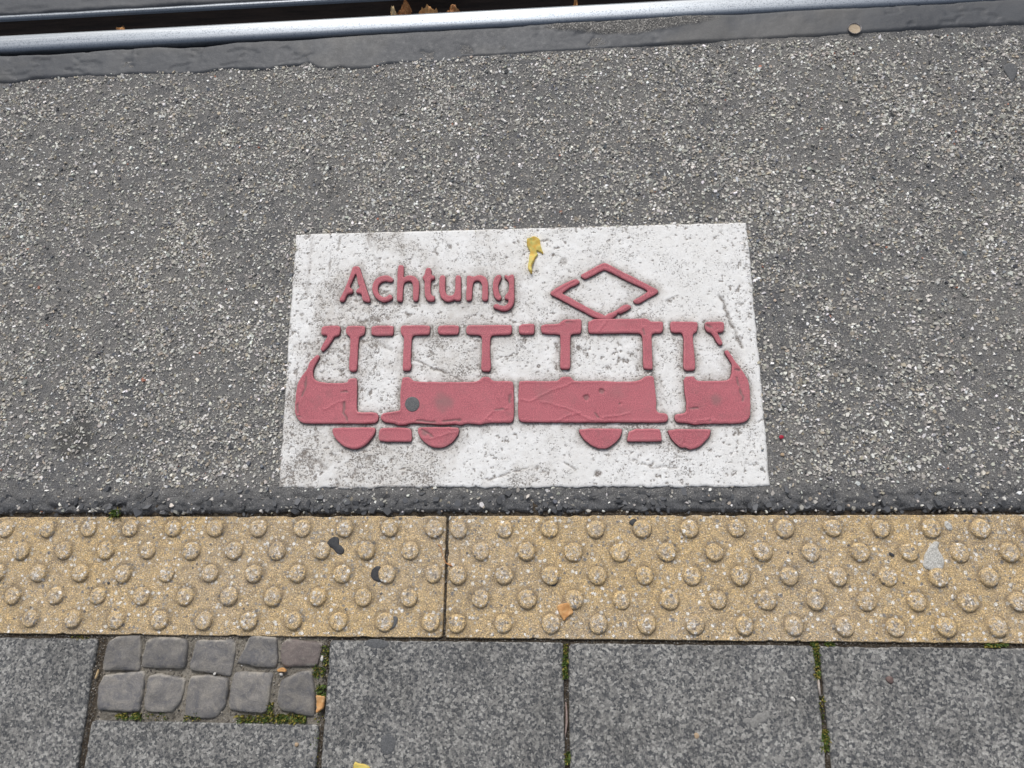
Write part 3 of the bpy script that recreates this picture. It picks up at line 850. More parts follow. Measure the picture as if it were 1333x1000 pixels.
for i, pts in enumerate(COB):
    P = GP(pts, 0.001)
    P = ccw(resample(P, 0.0035)); P = 0.25 * np.roll(P, 1, 0) + 0.5 * P + 0.25 * np.roll(P, -1, 0)
    P = P + normals2(P) * (0.0012 + 0.0030 * (fbm(P[:, 0], P[:, 1], 0.012, 400 + i, 3) - .4))[:, None]
    COBP.append(P)
    c = P.mean(0); tx, ty = random.gauss(0, .02), random.gauss(0, .02)
    rr = np.abs(P - c).max()
    def zf(x, y, d, i=i, c=c, tx=tx, ty=ty, rr=rr):
        dome = 0.0016 * (1 - ((x - c[0]) ** 2 + (y - c[1]) ** 2) / rr ** 2)
        return -0.0004 + np.minimum(d * 0.3, 0.0012) + dome + tx * (x - c[0]) + ty * (y - c[1]) + 0.008 * (fbm(x, y, 0.03, 420 + i, 4) - .5) * np.clip(d / .006, 0, 1)
    V, F, side = slab_shape(P, [(-0.0025, -0.05), (-0.0012, -0.0085), (-0.0001, -0.0030), (0.0009, -0.0008)], 0.0045, zf)
    n = len(P)
    rim = np.zeros(len(V)); rim[n:4 * n] = 0.75
    rim = rim * sstep(.42, .62, fbm(V[:, 0], V[:, 1], .03, 440, 3))
    obj('cobblestone', mesh_np('cobblestone', V, F, {'rim': rim}, smooth=True), M['cobble_red'] if i == 4 else M['cobble'], pave)

# grit lying in the joints
def build_grit():
    n = 16000
    x = RNG.uniform(-1.03, -0.49, n); y = RNG.uniform(cob_low - .004, SLAB_TOP + 0.008, n)
    P = np.column_stack([x, y])
    out = np.ones(n, bool)
    for c in COBP: out &= ~inside(c, P)
    P = P[out][:3000]; n_cob = len(P)
    # fill the long joints too
    q = []
    for j in JX:
        m = 500; q.append(np.column_stack([j + RNG.normal(0, .0025, m), RNG.uniform(-0.42, SLAB_TOP, m)]))
    m = 2600; q.append(np.column_stack([RNG.uniform(-1.4, 1.2, m), RNG.uniform(SLAB_TOP - .001, TAC_BOT, m)]))
    m = 260; q.append(np.column_stack([JT + RNG.normal(0, .0012, m), RNG.uniform(TAC_BOT, TAC_TOP, m)]))
    m = 1500; q.append(np.column_stack([RNG.uniform(-1.5, 1.2, m), TAC_TOP + RNG.uniform(-.001, .006, m)]))
    P = np.vstack([P] + q)
    z = bed_height(P[:, 0], P[:, 1])
    R = np.clip(RNG.lognormal(math.log(.0013), .4, len(P)), .0006, .0035)
    c = np.array([(.20, .175, .14), (.27, .24, .20), (.12, .11, .10), (.36, .33, .29), (.55, .53, .5), (.08, .075, .07)])[RNG.choice(6, len(P), p=[.3, .25, .2, .13, .04, .08])]
    c[n_cob:] *= .55
    obj('joint_gravel', chips_mesh('joint_gravel', P, z, R, c * RNG.uniform(.8, 1.2, (len(P), 1)), .4, .8), M['chip'], pave, kind='stuff')
build_grit()

# ------------------------------------------------------------------ warning panel
SA = 130 / 1333.0
c1 = lambda p: crop(435, 335, SA, p)
c2 = lambda p: crop(555, 340, SA, p)
c3 = lambda p: crop(710, 335, S16, p)
c4 = lambda p: crop(380, 410, S16, p)
c5 = lambda p: crop(520, 410, S16, p)
c6 = lambda p: crop(670, 405, S16, p)
c7 = lambda p: crop(820, 405, S16, p)
c8 = lambda p: crop(375, 480, S16, p)
c9 = lambda p: crop(515, 480, S16, p)
c10 = lambda p: crop(665, 480, S16, p)
c11 = lambda p: crop(825, 480, S16, p)
RED = [
 ('letter', 'raised red capital letter A with a gap in its bar', [c1([(265, 118), (325, 118), (345, 170), (375, 260), (400, 340), (425, 420), (460, 520), (475, 580), (460, 592), (385, 578), (372, 530), (365, 488), (345, 475), (305, 472), (290, 455), (305, 425), (335, 408), (340, 385), (312, 350), (308, 270), (295, 220), (275, 222), (262, 250), (235, 310), (205, 375), (205, 405), (235, 420), (245, 440), (240, 465), (205, 475), (170, 485), (150, 520), (130, 575), (110, 585), (70, 580), (75, 550), (115, 480), (150, 400), (190, 300), (225, 200), (245, 140)])]),
 ('letter', 'raised red letter c', [c1([(690, 238), (740, 250), (775, 275), (785, 300), (770, 318), (735, 322), (700, 310), (665, 310), (625, 325), (590, 360), (575, 410), (580, 460), (605, 505), (645, 530), (685, 532), (715, 515), (735, 492), (760, 505), (778, 535), (765, 555), (715, 578), (650, 588), (600, 570), (545, 525), (515, 465), (505, 400), (520, 335), (560, 280), (620, 248)])]),
 ('letter', 'raised red letter h', [c1([(860, 100), (915, 103), (925, 130), (918, 270), (935, 260), (985, 240), (1045, 243), (1095, 270), (1125, 320), (1130, 400), (1122, 480), (1115, 570), (1080, 582), (1050, 565), (1055, 480), (1052, 390), (1045, 335), (1015, 310), (975, 308), (935, 325), (915, 370), (910, 460), (905, 575), (880, 585), (840, 575), (835, 530), (840, 400), (845, 250), (850, 150)])]),
 ('letter', 'raised red letter t', [[(554.5, 348.7), (560.8, 348.9), (561.1, 358.2), (565.2, 359), (565.7, 361.9), (563.8, 363.4), (560.9, 363.9), (559.9, 369.3), (559.9, 377), (560.4, 382.9), (562.3, 385), (565.2, 385.8), (565.7, 388.8), (564.3, 391.2), (559.9, 391.5), (555.9, 390.1), (553.2, 384.7), (552.5, 374), (553, 365.2), (550.6, 362.8), (550.1, 360.5), (552.5, 357.9)]]),
 ('letter', 'raised red letter u', [c2([(178, 190), (245, 190), (248, 240), (245, 320), (248, 400), (265, 445), (300, 462), (345, 458), (375, 430), (388, 380), (388, 280), (388, 190), (455, 188), (460, 250), (458, 400), (458, 500), (440, 520), (395, 518), (375, 505), (345, 518), (290, 535), (240, 520), (195, 480), (175, 410), (172, 300)])]),
 ('letter', 'raised red letter n', [c2([(540, 195), (570, 188), (625, 210), (690, 180), (750, 188), (800, 225), (820, 290), (820, 400), (820, 500), (800, 522), (760, 520), (745, 500), (750, 400), (748, 320), (730, 270), (690, 248), (650, 255), (620, 285), (610, 340), (605, 430), (600, 505), (570, 525), (535, 515), (532, 450), (540, 330)])]),
 ('letter', 'raised red letter g split in two halves', [c2([(960, 180), (1000, 190), (995, 235), (970, 275), (955, 320), (958, 380), (970, 430), (995, 465), (995, 500), (970, 518), (930, 500), (900, 450), (888, 370), (890, 290), (905, 230), (930, 195)]),
   c2([(1045, 190), (1065, 185), (1090, 200), (1130, 178), (1165, 178), (1170, 240), (1168, 400), (1172, 500), (1165, 560), (1130, 620), (1075, 655), (1010, 655), (940, 635), (895, 610), (905, 580), (945, 568), (985, 590), (1040, 598), (1075, 580), (1100, 540), (1095, 510), (1050, 500), (1045, 475), (1065, 445), (1095, 410), (1108, 350), (1105, 280), (1075, 240), (1050, 220)])]),
 ('pantograph', 'left and lower bars of the red pantograph diamond', [c3([(318, 232), (345, 240), (372, 258), (355, 280), (280, 315), (180, 378), (185, 395), (260, 430), (380, 500), (520, 575), (600, 610), (650, 635), (680, 610), (740, 590), (790, 560), (840, 520), (890, 505), (930, 530), (905, 560), (850, 585), (810, 605), (785, 595), (770, 625), (735, 645), (715, 664), (700, 672), (575, 664), (500, 632), (400, 575), (280, 515), (160, 445), (60, 400), (55, 378), (95, 345), (200, 285)])]),
 ('pantograph', 'upper and right bars of the red pantograph diamond', [c3([(385, 195), (395, 180), (480, 135), (600, 70), (630, 58), (665, 62), (760, 115), (960, 215), (1100, 290), (1215, 345), (1225, 370), (1190, 395), (1100, 445), (1020, 492), (985, 497), (960, 480), (955, 460), (1000, 440), (1080, 395), (1120, 362), (1060, 325), (900, 255), (740, 170), (650, 130), (625, 130), (560, 165), (440, 228), (405, 220)])]),
 ('roof_piece', None, [c4([(325, 125), (420, 115), (515, 118), (520, 150), (512, 205), (495, 222), (455, 232), (430, 270), (380, 340), (345, 380), (325, 388), (308, 370), (330, 325), (370, 260), (385, 235), (375, 215), (320, 210), (318, 180)])]),
 ('window_post', None, [c4([(590, 130), (620, 115), (785, 118), (788, 150), (780, 205), (745, 222), (722, 240), (715, 300), (705, 450), (700, 580), (690, 605), (640, 608), (618, 590), (622, 500), (632, 350), (632, 250), (620, 225), (595, 210), (582, 180)])]),
 ('roof_piece', None, [c4([(865, 115), (1095, 112), (1098, 150), (1092, 205), (1080, 218), (865, 218), (860, 170)])]),
 ('window_post', None, [c5([(15, 130), (40, 112), (320, 112), (328, 140), (322, 195), (305, 210), (165, 212), (135, 230), (125, 270), (120, 400), (118, 520), (125, 540), (115, 590), (100, 602), (40, 598), (35, 570), (42, 400), (50, 280), (45, 230), (20, 205), (12, 170)])]),
 ('roof_piece', None, [c5([(430, 112), (635, 110), (642, 140), (638, 190), (620, 208), (440, 208), (418, 185), (415, 140)])]),
 ('window_post', None, [c5([(730, 115), (780, 110), (1205, 105), (1218, 130), (1212, 190), (1195, 208), (1010, 212), (985, 235), (978, 300), (978, 450), (988, 520), (985, 590), (970, 608), (905, 605), (885, 585), (890, 520), (895, 400), (898, 270), (890, 230), (865, 212), (740, 205), (722, 180)])]),
 ('roof_piece', None, [c6([(45, 145), (205, 135), (212, 160), (210, 225), (195, 245), (65, 248), (48, 225)])]),
 ('window_post', None, [c6([(290, 145), (480, 138), (510, 110), (540, 88), (640, 92), (715, 85), (722, 110), (718, 225), (700, 238), (625, 242), (602, 262), (598, 320), (598, 480), (600, 600), (590, 625), (510, 625), (495, 600), (500, 480), (500, 300), (495, 255), (470, 245), (300, 240), (288, 200)])]),
 ('window_post', 'long thick roof piece under the pantograph with one post', [[(766, 415.4), (800, 415), (830, 414.8), (841.6, 414.2), (847.6, 418.8), (861.4, 418.4), (863.2, 420.6), (863, 429), (860.8, 432.4), (849.4, 433.2), (847.8, 437.4), (848.6, 453), (849.4, 478.8), (848.2, 480.4), (839.2, 479.7), (837.8, 477), (837.4, 453), (836.8, 437.4), (832.6, 432.8), (820, 432.6), (768.4, 433.6), (766, 431.4)]]),
 ('window_post', None, [c7([(440, 120), (470, 112), (725, 115), (735, 140), (728, 210), (710, 228), (685, 240), (682, 300), (692, 400), (705, 520), (708, 620), (690, 640), (610, 640), (585, 615), (585, 500), (590, 350), (582, 260), (560, 230), (460, 228), (445, 200)])]),
 ('roof_piece', None, [c7([(815, 125), (850, 115), (1010, 115), (1022, 140), (1020, 200), (1000, 222), (945, 225), (960, 260), (1010, 345), (985, 368), (960, 350), (910, 270), (885, 230), (840, 215), (818, 185)])]),
 ('cab_panel', 'scuffed red cab beside a doorway, creased along its left end', [[(413, 461.9), (415.4, 463.4), (413.6, 467.6), (408.8, 475.4), (406.6, 482), (406.4, 488), (408, 493.2), (413.4, 496.6), (425.4, 498.6), (451.8, 498.6), (453.6, 493.2), (463.2, 491.8), (464, 498), (463.8, 516), (463.8, 534), (466.2, 537), (488.4, 536.4), (492, 541.2), (491.4, 547.2), (486.6, 550.8), (447, 550.8), (396.6, 550.8), (389.4, 547.8), (384.4, 540), (383.6, 530.4), (385.2, 510), (387, 499.2), (394.2, 487.2), (399.6, 480.8), (402.2, 472.4), (405.8, 467.6), (410, 464)]]),
 ('body_panel', 'red tram side with a round grey gum spot', [c9([(70, 110), (85, 92), (140, 90), (165, 110), (200, 140), (500, 145), (860, 142), (910, 125), (940, 95), (975, 85), (1015, 92), (1040, 125), (1080, 135), (1250, 135), (1275, 150), (1280, 300), (1280, 540), (1260, 575), (1200, 580), (980, 582), (920, 602), (850, 592), (760, 590), (700, 606), (640, 595), (500, 604), (300, 590), (200, 584), (140, 590), (110, 605), (40, 612), (0, 598)]) + [(513, 550.8), (501, 549.6), (495.6, 545.4), (496, 540.6), (499.8, 537.6), (519, 535.2)] + c9([(55, 440), (50, 350), (52, 250)])]),
 ('body_panel', 'red tram side with two small round dents', [c10([(90, 140), (130, 132), (490, 135), (525, 120), (545, 90), (640, 85), (665, 110), (690, 135), (950, 130), (1150, 140)]) + [(825, 496.8), (834.6, 494.4), (838.8, 490.2), (845.4, 489), (850.8, 490.2), (851.6, 498), (853.2, 510), (854.4, 525.6), (853.8, 534), (857.4, 537.6), (867, 538.2), (869.4, 541.2), (869.6, 546), (867, 549), (849, 549.6), (825, 549), (749, 549.4), (713, 549), (679.4, 549), (675.2, 545.4)] + c10([(80, 450), (85, 250)])]),
 ('cab_panel', 'red cab with a torn folded flap along its right end', [[(890.4, 490.2), (903.6, 489.6), (905.2, 494.4), (911.4, 496.2), (945, 495.6), (951, 492.6), (952.8, 486), (953.2, 481.8), (953.4, 473.4), (949.6, 467.4), (943, 457.2), (947.2, 455.2), (950.8, 460.2), (956.8, 469.8), (964, 478.8), (970, 487.8), (975, 496.8), (976.4, 511.2), (977.2, 530.4), (976.2, 542.4), (970.8, 548.4), (961.8, 550.6), (927, 550.8), (911.4, 551.4), (904.2, 552.6), (897, 550.2), (882.6, 549.4), (879.6, 547.2), (878.4, 542.4), (880.2, 539), (891, 538.2), (894, 535.2), (894, 522), (891.6, 510)]]),
 ('wheel', None, [c8([(490, 640), (930, 635), (945, 660), (935, 700), (900, 750), (850, 810), (790, 850), (730, 868), (660, 860), (590, 830), (530, 775), (490, 720), (478, 670)])]),
 ('underframe', None, [[(493.2, 562.8), (495, 558), (501, 556.8), (533, 556.8), (535.4, 562.8), (535.4, 572.4), (533.6, 574.8), (495, 574.2), (492.6, 570)]]),
 ('wheel', None, [c9([(240, 645), (280, 632), (670, 635), (685, 665), (670, 720), (620, 785), (550, 835), (480, 855), (410, 850), (340, 815), (280, 760), (245, 700)])]),
 ('wheel', None, [c10([(740, 650), (1200, 648), (1205, 670), (1185, 740), (1120, 810), (1040, 860), (960, 862), (880, 830), (800, 770), (750, 700)])]),
 ('underframe', None, [[(819.8, 558.6), (858, 558), (859.8, 561.6), (861.4, 572.4), (859.8, 573.8), (818, 574.2), (816.8, 573)]]),
 ('wheel', 'red half-round wheel with a chipped lower edge', [c11([(365, 655), (830, 655), (838, 675), (815, 740), (750, 810), (690, 855), (600, 872), (570, 850), (510, 850), (440, 790), (395, 730)])]),
]
RED_H = 0.0078
def seg_dist(x, y, pts):
    d = np.full(np.shape(x), 9.0)
    for (ax, ay), (bx, by) in zip(pts[:-1], pts[1:]):
        t = np.clip(((x - ax) * (bx - ax) + (y - ay) * (by - ay)) / ((bx - ax) ** 2 + (by - ay) ** 2 + 1e-12), 0, 1)
        d = np.minimum(d, np.hypot(x - ax - t * (bx - ax), y - ay - t * (by - ay)))
    return d
zr = PANEL_Z + RED_H
RIDGE = [GP(p, zr) for p in (
    c10([(100, 340), (220, 350), (320, 300), (480, 220), (680, 150)]), c10([(330, 360), (500, 400), (700, 470), (830, 530), (900, 560)]),
    c10([(520, 560), (640, 500), (760, 480)]), c10([(1000, 530), (1150, 510), (1290, 480)]),
    c8([(390, 440), (480, 390), (560, 355), (610, 355)]), c8([(655, 250), (640, 400), (660, 560)]), c8([(210, 90), (195, 250), (140, 370), (125, 470)]),
    c8([(760, 490), (940, 480)]), c8([(1050, 490), (1200, 470)]),
    c9([(960, 560), (1050, 470), (1200, 430)]), c9([(30, 110), (50, 600)]), c9([(980, 550), (1040, 560)]),
    c11([(600, 360), (590, 420), (560, 490)]), c11([(1060, 80), (1100, 150), (1150, 260), (1210, 400)]), c11([(530, 680), (540, 760), (500, 830)]), c11([(680, 590), (690, 550), (900, 560)]),
    c9([(260, 740), (380, 760), (520, 720), (660, 690)]), c3([(690, 640), (900, 540)]), c3([(80, 380), (300, 250)]),
    c6([(900, 230), (960, 150), (1000, 90)]), c6([(540, 130), (620, 110), (640, 90)]), c7([(150, 170), (150, 300)]))]
CREASE = [GP(p, zr) for p in (
    c8([(195, 90), (180, 230), (130, 330), (105, 400), (105, 480)]), c8([(610, 370), (605, 470), (640, 555)]), c8([(575, 245), (620, 245), (640, 260)]),
    c9([(230, 568), (400, 578), (600, 570), (700, 550)]), c9([(1080, 455), (1190, 435)]), c9([(1240, 260), (1235, 420)]),
    c10([(900, 460), (950, 520)]), c11([(1110, 90), (1140, 180), (1170, 280), (1190, 350)]), c11([(1110, 5), (1160, 15)]), c11([(640, 575), (760, 590), (830, 560)]),
    c7([(820, 150), (880, 175), (940, 190)]), c7([(145, 190), (155, 250)]), c8([(90, 515), (130, 520)]), c9([(280, 660), (420, 740)]), c6([(560, 125), (630, 120)]), c11([(610, 420), (700, 430)]))]
DENT = [(G(763.2, 517.2, zr), 0.0072, 0.0028), (G(783.2, 509.2, zr), 0.0072, 0.0028), (G(806.6, 525.5, zr), 0.0032, 0.0015)]
GRIME = [(G(578, 521, zr), 0.034, .55), (G(933, 520, zr), 0.020, .5), (G(553, 563.5, zr), 0.012, .6), (G(800, 510, zr), .03, .2), (G(710, 515, zr), .03, .2)]

panel = obj('warning_panel', None, label='white road panel with raised red tram symbol and the word Achtung', cat='road marking')
RED_PTS = []
for i, (nm, lab, polys) in enumerate(RED):
    Vs, Fq, Ft, Sd, off = [], [], [], [], 0
    for pts in polys:
        P = GP(pts, zr)
        small = (P.max(0) - P.min(0)).max() < 0.09
        P = ccw(resample(chaikin(P, 1), 0.0014 if small else 0.0020))
        P = P + normals2(P) * (0.0013 * (fbm(P[:, 0], P[:, 1], 0.008, 500 + i, 3) - .5))[:, None]
        RED_PTS.append(P)
        dz = -0.0004 * (i % 3) - (0.0006 if nm == 'pantograph' else 0)
        def zf(x, y, d, dz=dz, i=i):
            z = zr + dz + 0.0010 * (fbm(x, y, 0.03, 520 + i, 3) - .5) - 0.0003
            z = z + np.clip(d / .003, 0, 1) * 0.0003
            m = np.clip(d / .003, 0, 1)
            z = z + 0.0008 * np.exp(-((d - .0028) / .0022) ** 2) * fbm(x, y, .03, 530, 2) * 1.4
            x, y = x + .006 * (fbm(x, y, .012, 541, 2) - .5), y + .006 * (fbm(x, y, .012, 543, 2) - .5)
            br = sstep(.3, .5, fbm(x, y, .018, 545, 2))
            for r in RIDGE: z = z + m * 0.0011 * np.exp(-(seg_dist(x, y, r) / 0.0024) ** 2)
            for r in CREASE: z = z - m * br * 0.0024 * np.exp(-(seg_dist(x, y, r) / 0.0021) ** 2)
            for c, rr, dp in DENT: z = z - dp * sstep(1.08, 0.8, np.hypot(x - c[0], y - c[1]) / rr)
            return z
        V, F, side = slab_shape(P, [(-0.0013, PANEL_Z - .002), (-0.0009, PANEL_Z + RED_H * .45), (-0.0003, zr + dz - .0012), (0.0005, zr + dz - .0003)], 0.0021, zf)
        Vs.append(V); Fq.append(F[0] + off); Ft.append(F[1] + off); Sd.append(side); off += len(V)
    V = np.vstack(Vs)
    gr = np.zeros(len(V))
    for c, r, a in GRIME:
        gr = np.maximum(gr, a * sstep(1.0, .2, np.hypot(V[:, 0] - c[0], V[:, 1] - c[1]) / r + .8 * (fbm(V[:, 0], V[:, 1], .02, 88, 3) - .5)))
    gx, gy = V[:, 0] + .006 * (fbm(V[:, 0], V[:, 1], .012, 541, 2) - .5), V[:, 1] + .006 * (fbm(V[:, 0], V[:, 1], .012, 543, 2) - .5)
    for r in CREASE: gr = np.maximum(gr, .85 * sstep(.3, .5, fbm(gx, gy, .018, 545, 2)) * np.exp(-(seg_dist(gx, gy, r) / .0022) ** 2))
    for c, rr, dp in DENT: gr = np.maximum(gr, .55 * sstep(1.0, .75, np.hypot(V[:, 0] - c[0], V[:, 1] - c[1]) / rr))
    obj(nm, mesh_np(nm, V, [np.vstack(Fq), np.vstack(Ft)], {'side': np.concatenate(Sd), 'grime_shade': gr}, smooth=True), M['red'], panel, label=lab)

def build_plate():
    nu, nv = 560, 330
    u = np.linspace(0, 1, nu); v = np.linspace(0, 1, nv)
    U, W = np.meshgrid(u, v)            # W: 0 bottom .. 1 top
    TL, TR, BR, BL = PC
    X = (BL[0] * (1 - U) + BR[0] * U) * (1 - W) + (TL[0] * (1 - U) + TR[0] * U) * W
    Y = (BL[1] * (1 - U) + BR[1] * U) * (1 - W) + (TL[1] * (1 - U) + TR[1] * U) * W
    # ragged outline
    Y = Y + sstep(.02, 0, W) * (-0.002 + 0.008 * (fbm(X, X * 0, 0.02, 601, 3) - .5)) * sstep(0, .02, U) * sstep(1, .98, U)
    Y = Y + sstep(.98, 1, W) * 0.003 * (fbm(X, X * 0, 0.03, 603, 3) - .5)
    X = X + sstep(.985, 1, U) * 0.004 * (fbm(Y, Y * 0, 0.03, 605, 3) - .5) + sstep(.015, 0, U) * 0.004 * (fbm(Y, Y * 0, 0.03, 607, 3) - .5)
    big = fbm(X, Y, 0.14, 611, 4)
    left = sstep(0.42, 0.0, U) * 0.05                       # the left side is more worn in the photo
    pn = fbm(X, Y, 0.0065, 613, 3)
    pn2 = fbm(X + Y * .4, Y - .3 * X, 0.010, 615, 4)
    thr = 0.685 - 0.26 * (big - 0.5) - left
    pit = sstep(thr, thr + .14, pn) * 0.8
    thr2 = 0.70 - 0.35 * (fbm(X, Y, 0.07, 617, 3) - 0.5) - left
    pit = np.maximum(pit, .8 * sstep(thr2, thr2 + .14, pn2))
    dirt = pit.copy()
    dep = 0.0010 * pit
    B = np.vstack([p[::2] for p in RED_PTS])
    flat = np.column_stack([X.ravel(), Y.ravel()])
    dr = dist_pts(flat, B).reshape(X.shape)
    halo = np.exp(-(np.maximum(dr - .0015, 0) / 0.0062)) * sstep(.25, .6, fbm(X, Y, 0.009, 621, 2) + .10) 
    dirt = np.maximum(dirt, 0.85 * halo)
    dirt = np.maximum(dirt, 0.85 * np.exp(-(dr / 0.0026) ** 2))
    # grey smear between the tram pieces and worn zones
    dirt = np.maximum(dirt, 0.4 * sstep(.47, .70, fbm(X, Y, 0.05, 623, 4)) * sstep(.05, .0, dr))
    def gouge(pts, w, d, a):
        nonlocal dep, dirt
        q = seg_dist(X + .010 * (fbm(X, Y, .016, 635, 3) - .5), Y + .010 * (fbm(X, Y, .016, 637, 3) - .5), GP(pts, PANEL_Z)) + 0.006 * (fbm(X, Y, .008, 631, 3) - .5)
        m = np.exp(-(np.maximum(q, 0) / w) ** 2) * sstep(.30, .5, fbm(X, Y, .02, 633, 2) + .1)
        dep = np.maximum(dep, d * m); dirt = np.maximum(dirt, a * m)
    gouge([(538, 468), (560, 478), (585, 488), (603, 496)], .0028, .0016, .8)
    gouge([(476, 436), (500, 452), (520, 460)], .006, .0008, .45)
    gouge([(937, 386), (944, 400), (950, 418), (956, 432), (966, 452)], .0048, .0022, .9)
    gouge([(430, 330), (428, 372), (432, 400)], .002, .001, .6)
    gouge([(443, 308), (441, 328)], .002, .001, .6)
    gouge([(478, 306), (486, 330), (492, 345)], .005, .001, .5)
    gouge([(407, 309), (402, 350), (400, 380)], .006, .0008, .4)
    gouge([(388, 443), (396, 449), (402, 461), (408, 463)], .0016, .0014, .8)
    gouge([(808, 592), (830, 600), (850, 608), (880, 608)], .003, .0009, .6)
    gouge([(735, 602), (748, 612)], .003, .0012, .8)
    gouge([(636, 625), (656, 618), (680, 612), (700, 608)], .0028, .0011, .7)
    gouge([(405, 598), (420, 606), (424, 610)], .006, .0008, .6)
    gouge([(440, 352), (441, 390)], .003, .0007, .4)
    for px, py, r, a in ((753, 453, 4, 1), (701, 477, 3, 1), (790.5, 478.5, 5, .6), (778, 616, 6, .85), (734, 340, 7, .55), (720, 332, 3, .9), (758, 297, 4, .8), (700, 300, 3, .8), (470, 396, 3, .6), (393, 410, 4, .6)):
        c = G(px, py, PANEL_Z); q = np.hypot(X - c[0], Y - c[1]) + .004 * (fbm(X, Y, .01, 641, 2) - .5)
        m = sstep(r * .0018, r * .0009, q); dirt = np.maximum(dirt, a * m); dep = np.maximum(dep, .0006 * m)
    # grimy border
    ed = np.minimum(np.minimum(U * 1.08, (1 - U) * 1.08), np.minimum(W * .63, (1 - W) * .63))
    dirt = np.maximum(dirt, 0.45 * sstep(.006, 0.001, ed) * fbm(X, Y, .02, 651, 3))
    worn = sstep(.40, .66, fbm(X, Y, 0.09, 671, 4) + .16 * sstep(.5, .1, U) - .06) * .9
    tram = sstep(.03, .0, dr) * sstep(.30, .62, fbm(X, Y, .035, 673, 3) + .05)
    worn = np.clip(np.maximum(worn * sstep(1.0, .35, U + .25 * fbm(X, Y, .2, 675, 2)), tram), 0, 1)
    Z = PANEL_Z + 0.0011 * (fbm(X, Y, .05, 661, 3) - .5) + 0.0006 * (fbm(X, Y, .009, 663, 2) - .5) - dep
    Z = Z - 0.0016 * sstep(.0035, 0.0, ed)
    V = np.column_stack([X.ravel(), Y.ravel(), Z.ravel()]); F = grid_faces(nu, nv)
    idx = np.arange(nu * nv).reshape(nv, nu)
    loop = np.concatenate([idx[0, :-1], idx[:-1, -1], idx[-1, :0:-1], idx[:0:-1, 0]])
    low = V[loop].copy(); low[:, 2] = -0.006
    n = len(loop); b = len(V) + np.arange(n)
    sk = np.column_stack([b, np.roll(b, -1), np.roll(loop, -1), loop])
    V = np.vstack([V, low]); dirt = np.concatenate([dirt.ravel(), np.full(n, .9)])
    return obj('plate', mesh_np('plate', V, [F, sk], {'dirt': np.clip(dirt, 0, 1), 'worn': np.concatenate([worn.ravel(), np.ones(n)])}, smooth=True), M['white'], panel)
build_plate()

# ------------------------------------------------------------------ small things
def flat_piece(name, pts, z, th, mat, label, cat, group=None, zf=None, step=0.003, world_pts=None, round_=2, jit=0.0008):
    P = GP(pts, z) if world_pts is None else np.array(world_pts)
    P = ccw(resample(chaikin(P, round_), 0.002))
    c = P.mean(0); P = P - c
    if jit: P = P + normals2(P) * (jit * (fbm(P[:, 0] + c[0], P[:, 1] + c[1], .006, len(name) * 7, 2) - .5))[:, None]
    f = zf or (lambda x, y, d: th + 0.0004 * np.minimum(d / .004, 1))
    V, F, side = slab_shape(P, [(-0.0003, -0.0012), (0.0, th * .5), (0.0006, th)], step, lambda x, y, d: f(x, y, d))
    return obj(name, mesh_np(name, V, F, smooth=True), mat, label=label, cat=cat, group=group, loc=(c[0], c[1], z))

def ell(cx, cy, rx, ry, rot=0.0, n=14):
    a = np.arange(n) * 2 * math.pi / n; r = math.radians(rot)
    return [(cx + math.cos(t) * rx * math.cos(r) - math.sin(t) * ry * math.sin(r), cy + math.cos(t) * rx * math.sin(r) + math.sin(t) * ry * math.cos(r)) for t in a]
S34 = 340 / 1333.0
t2 = lambda p: crop(330, 640, S34, p)
t3 = lambda p: crop(660, 640, S34, p)
flat_piece('chewing_gum', t2([(372, 268), (384, 246), (400, 236), (415, 228), (433, 236), (438, 255), (434, 270), (452, 280), (464, 300), (460, 316), (442, 322), (422, 312), (408, 294), (400, 286), (384, 282)]), 0.0005, .0012, M['gum'], 'black two-lobed gum blot between studs of the tactile strip', 'gum')
flat_piece('chewing_gum', t2([(650, 380), (625, 380), (602, 402), (598, 430), (612, 452), (640, 462), (660, 458), (650, 420)]), 0.0005, .0012, M['gum'], 'black rounded gum blot half hidden against a stud', 'gum')
flat_piece('chewing_gum', t2([(706, 640), (730, 634), (738, 655), (722, 690), (700, 708), (684, 704), (700, 680)]), 0.0005, .0010, M['gum_grey'], 'dark grey crescent stain hugging a stud near the slab edge', 'gum')
flat_piece('chewing_gum', t3([(618, 158), (645, 135), (664, 145), (655, 165), (640, 178)]), 0.0005, .001, M['gum'], 'small black angular speck by the upper row of studs', 'gum')
flat_piece('chewing_gum', t3([(212, 474), (240, 470), (258, 460), (250, 482), (232, 484)]), 0.0005, .001, M['gum'], 'small black wedge under a stud beside the seed stalk', 'gum')
flat_piece('chewing_gum', c9(ell(180, 385, 80, 82)), zr + .0004, .0007, M['gum_grey'], 'round flat grey gum spot on the red tram side', 'gum')
flat_piece('chewing_gum', ell(505, 969, 10, 14, 10), 0.0006, .0005, M['gum_grey'], 'dark grey oval gum stain in the middle of a grey slab', 'gum')
flat_piece('chewing_gum', ell(491, 838, 16, 6, 4), 0.0006, .0005, M['gum_grey'], 'dark flat gum stain at the top edge of a grey slab', 'gum')
flat_piece('chewing_gum', [(966, 938), (972, 934), (980, 936), (984, 930), (992, 928), (998, 924), (1003, 926), (1001, 934), (995, 940), (988, 941), (985, 947), (979, 948), (976, 942), (969, 942)], 0.0008, .0006, M['gum_pale'], 'pale grey trodden gum smear on a grey slab', 'gum')
flat_piece('chewing_gum', ell(1014.5, 989, 7.5, 6, 0), 0.0008, .001, M['gum_pale'], 'pale round gum dot beside a mossy slab joint', 'gum')
flat_piece('bitumen_drip', [(1304, 88), (1312, 82), (1322, 84), (1325, 92), (1321, 102), (1317, 110), (1312, 100)], 0.0025, .0022, M['gum_grey'], 'dark teardrop of bitumen on the asphalt by the sealant', 'bitumen')
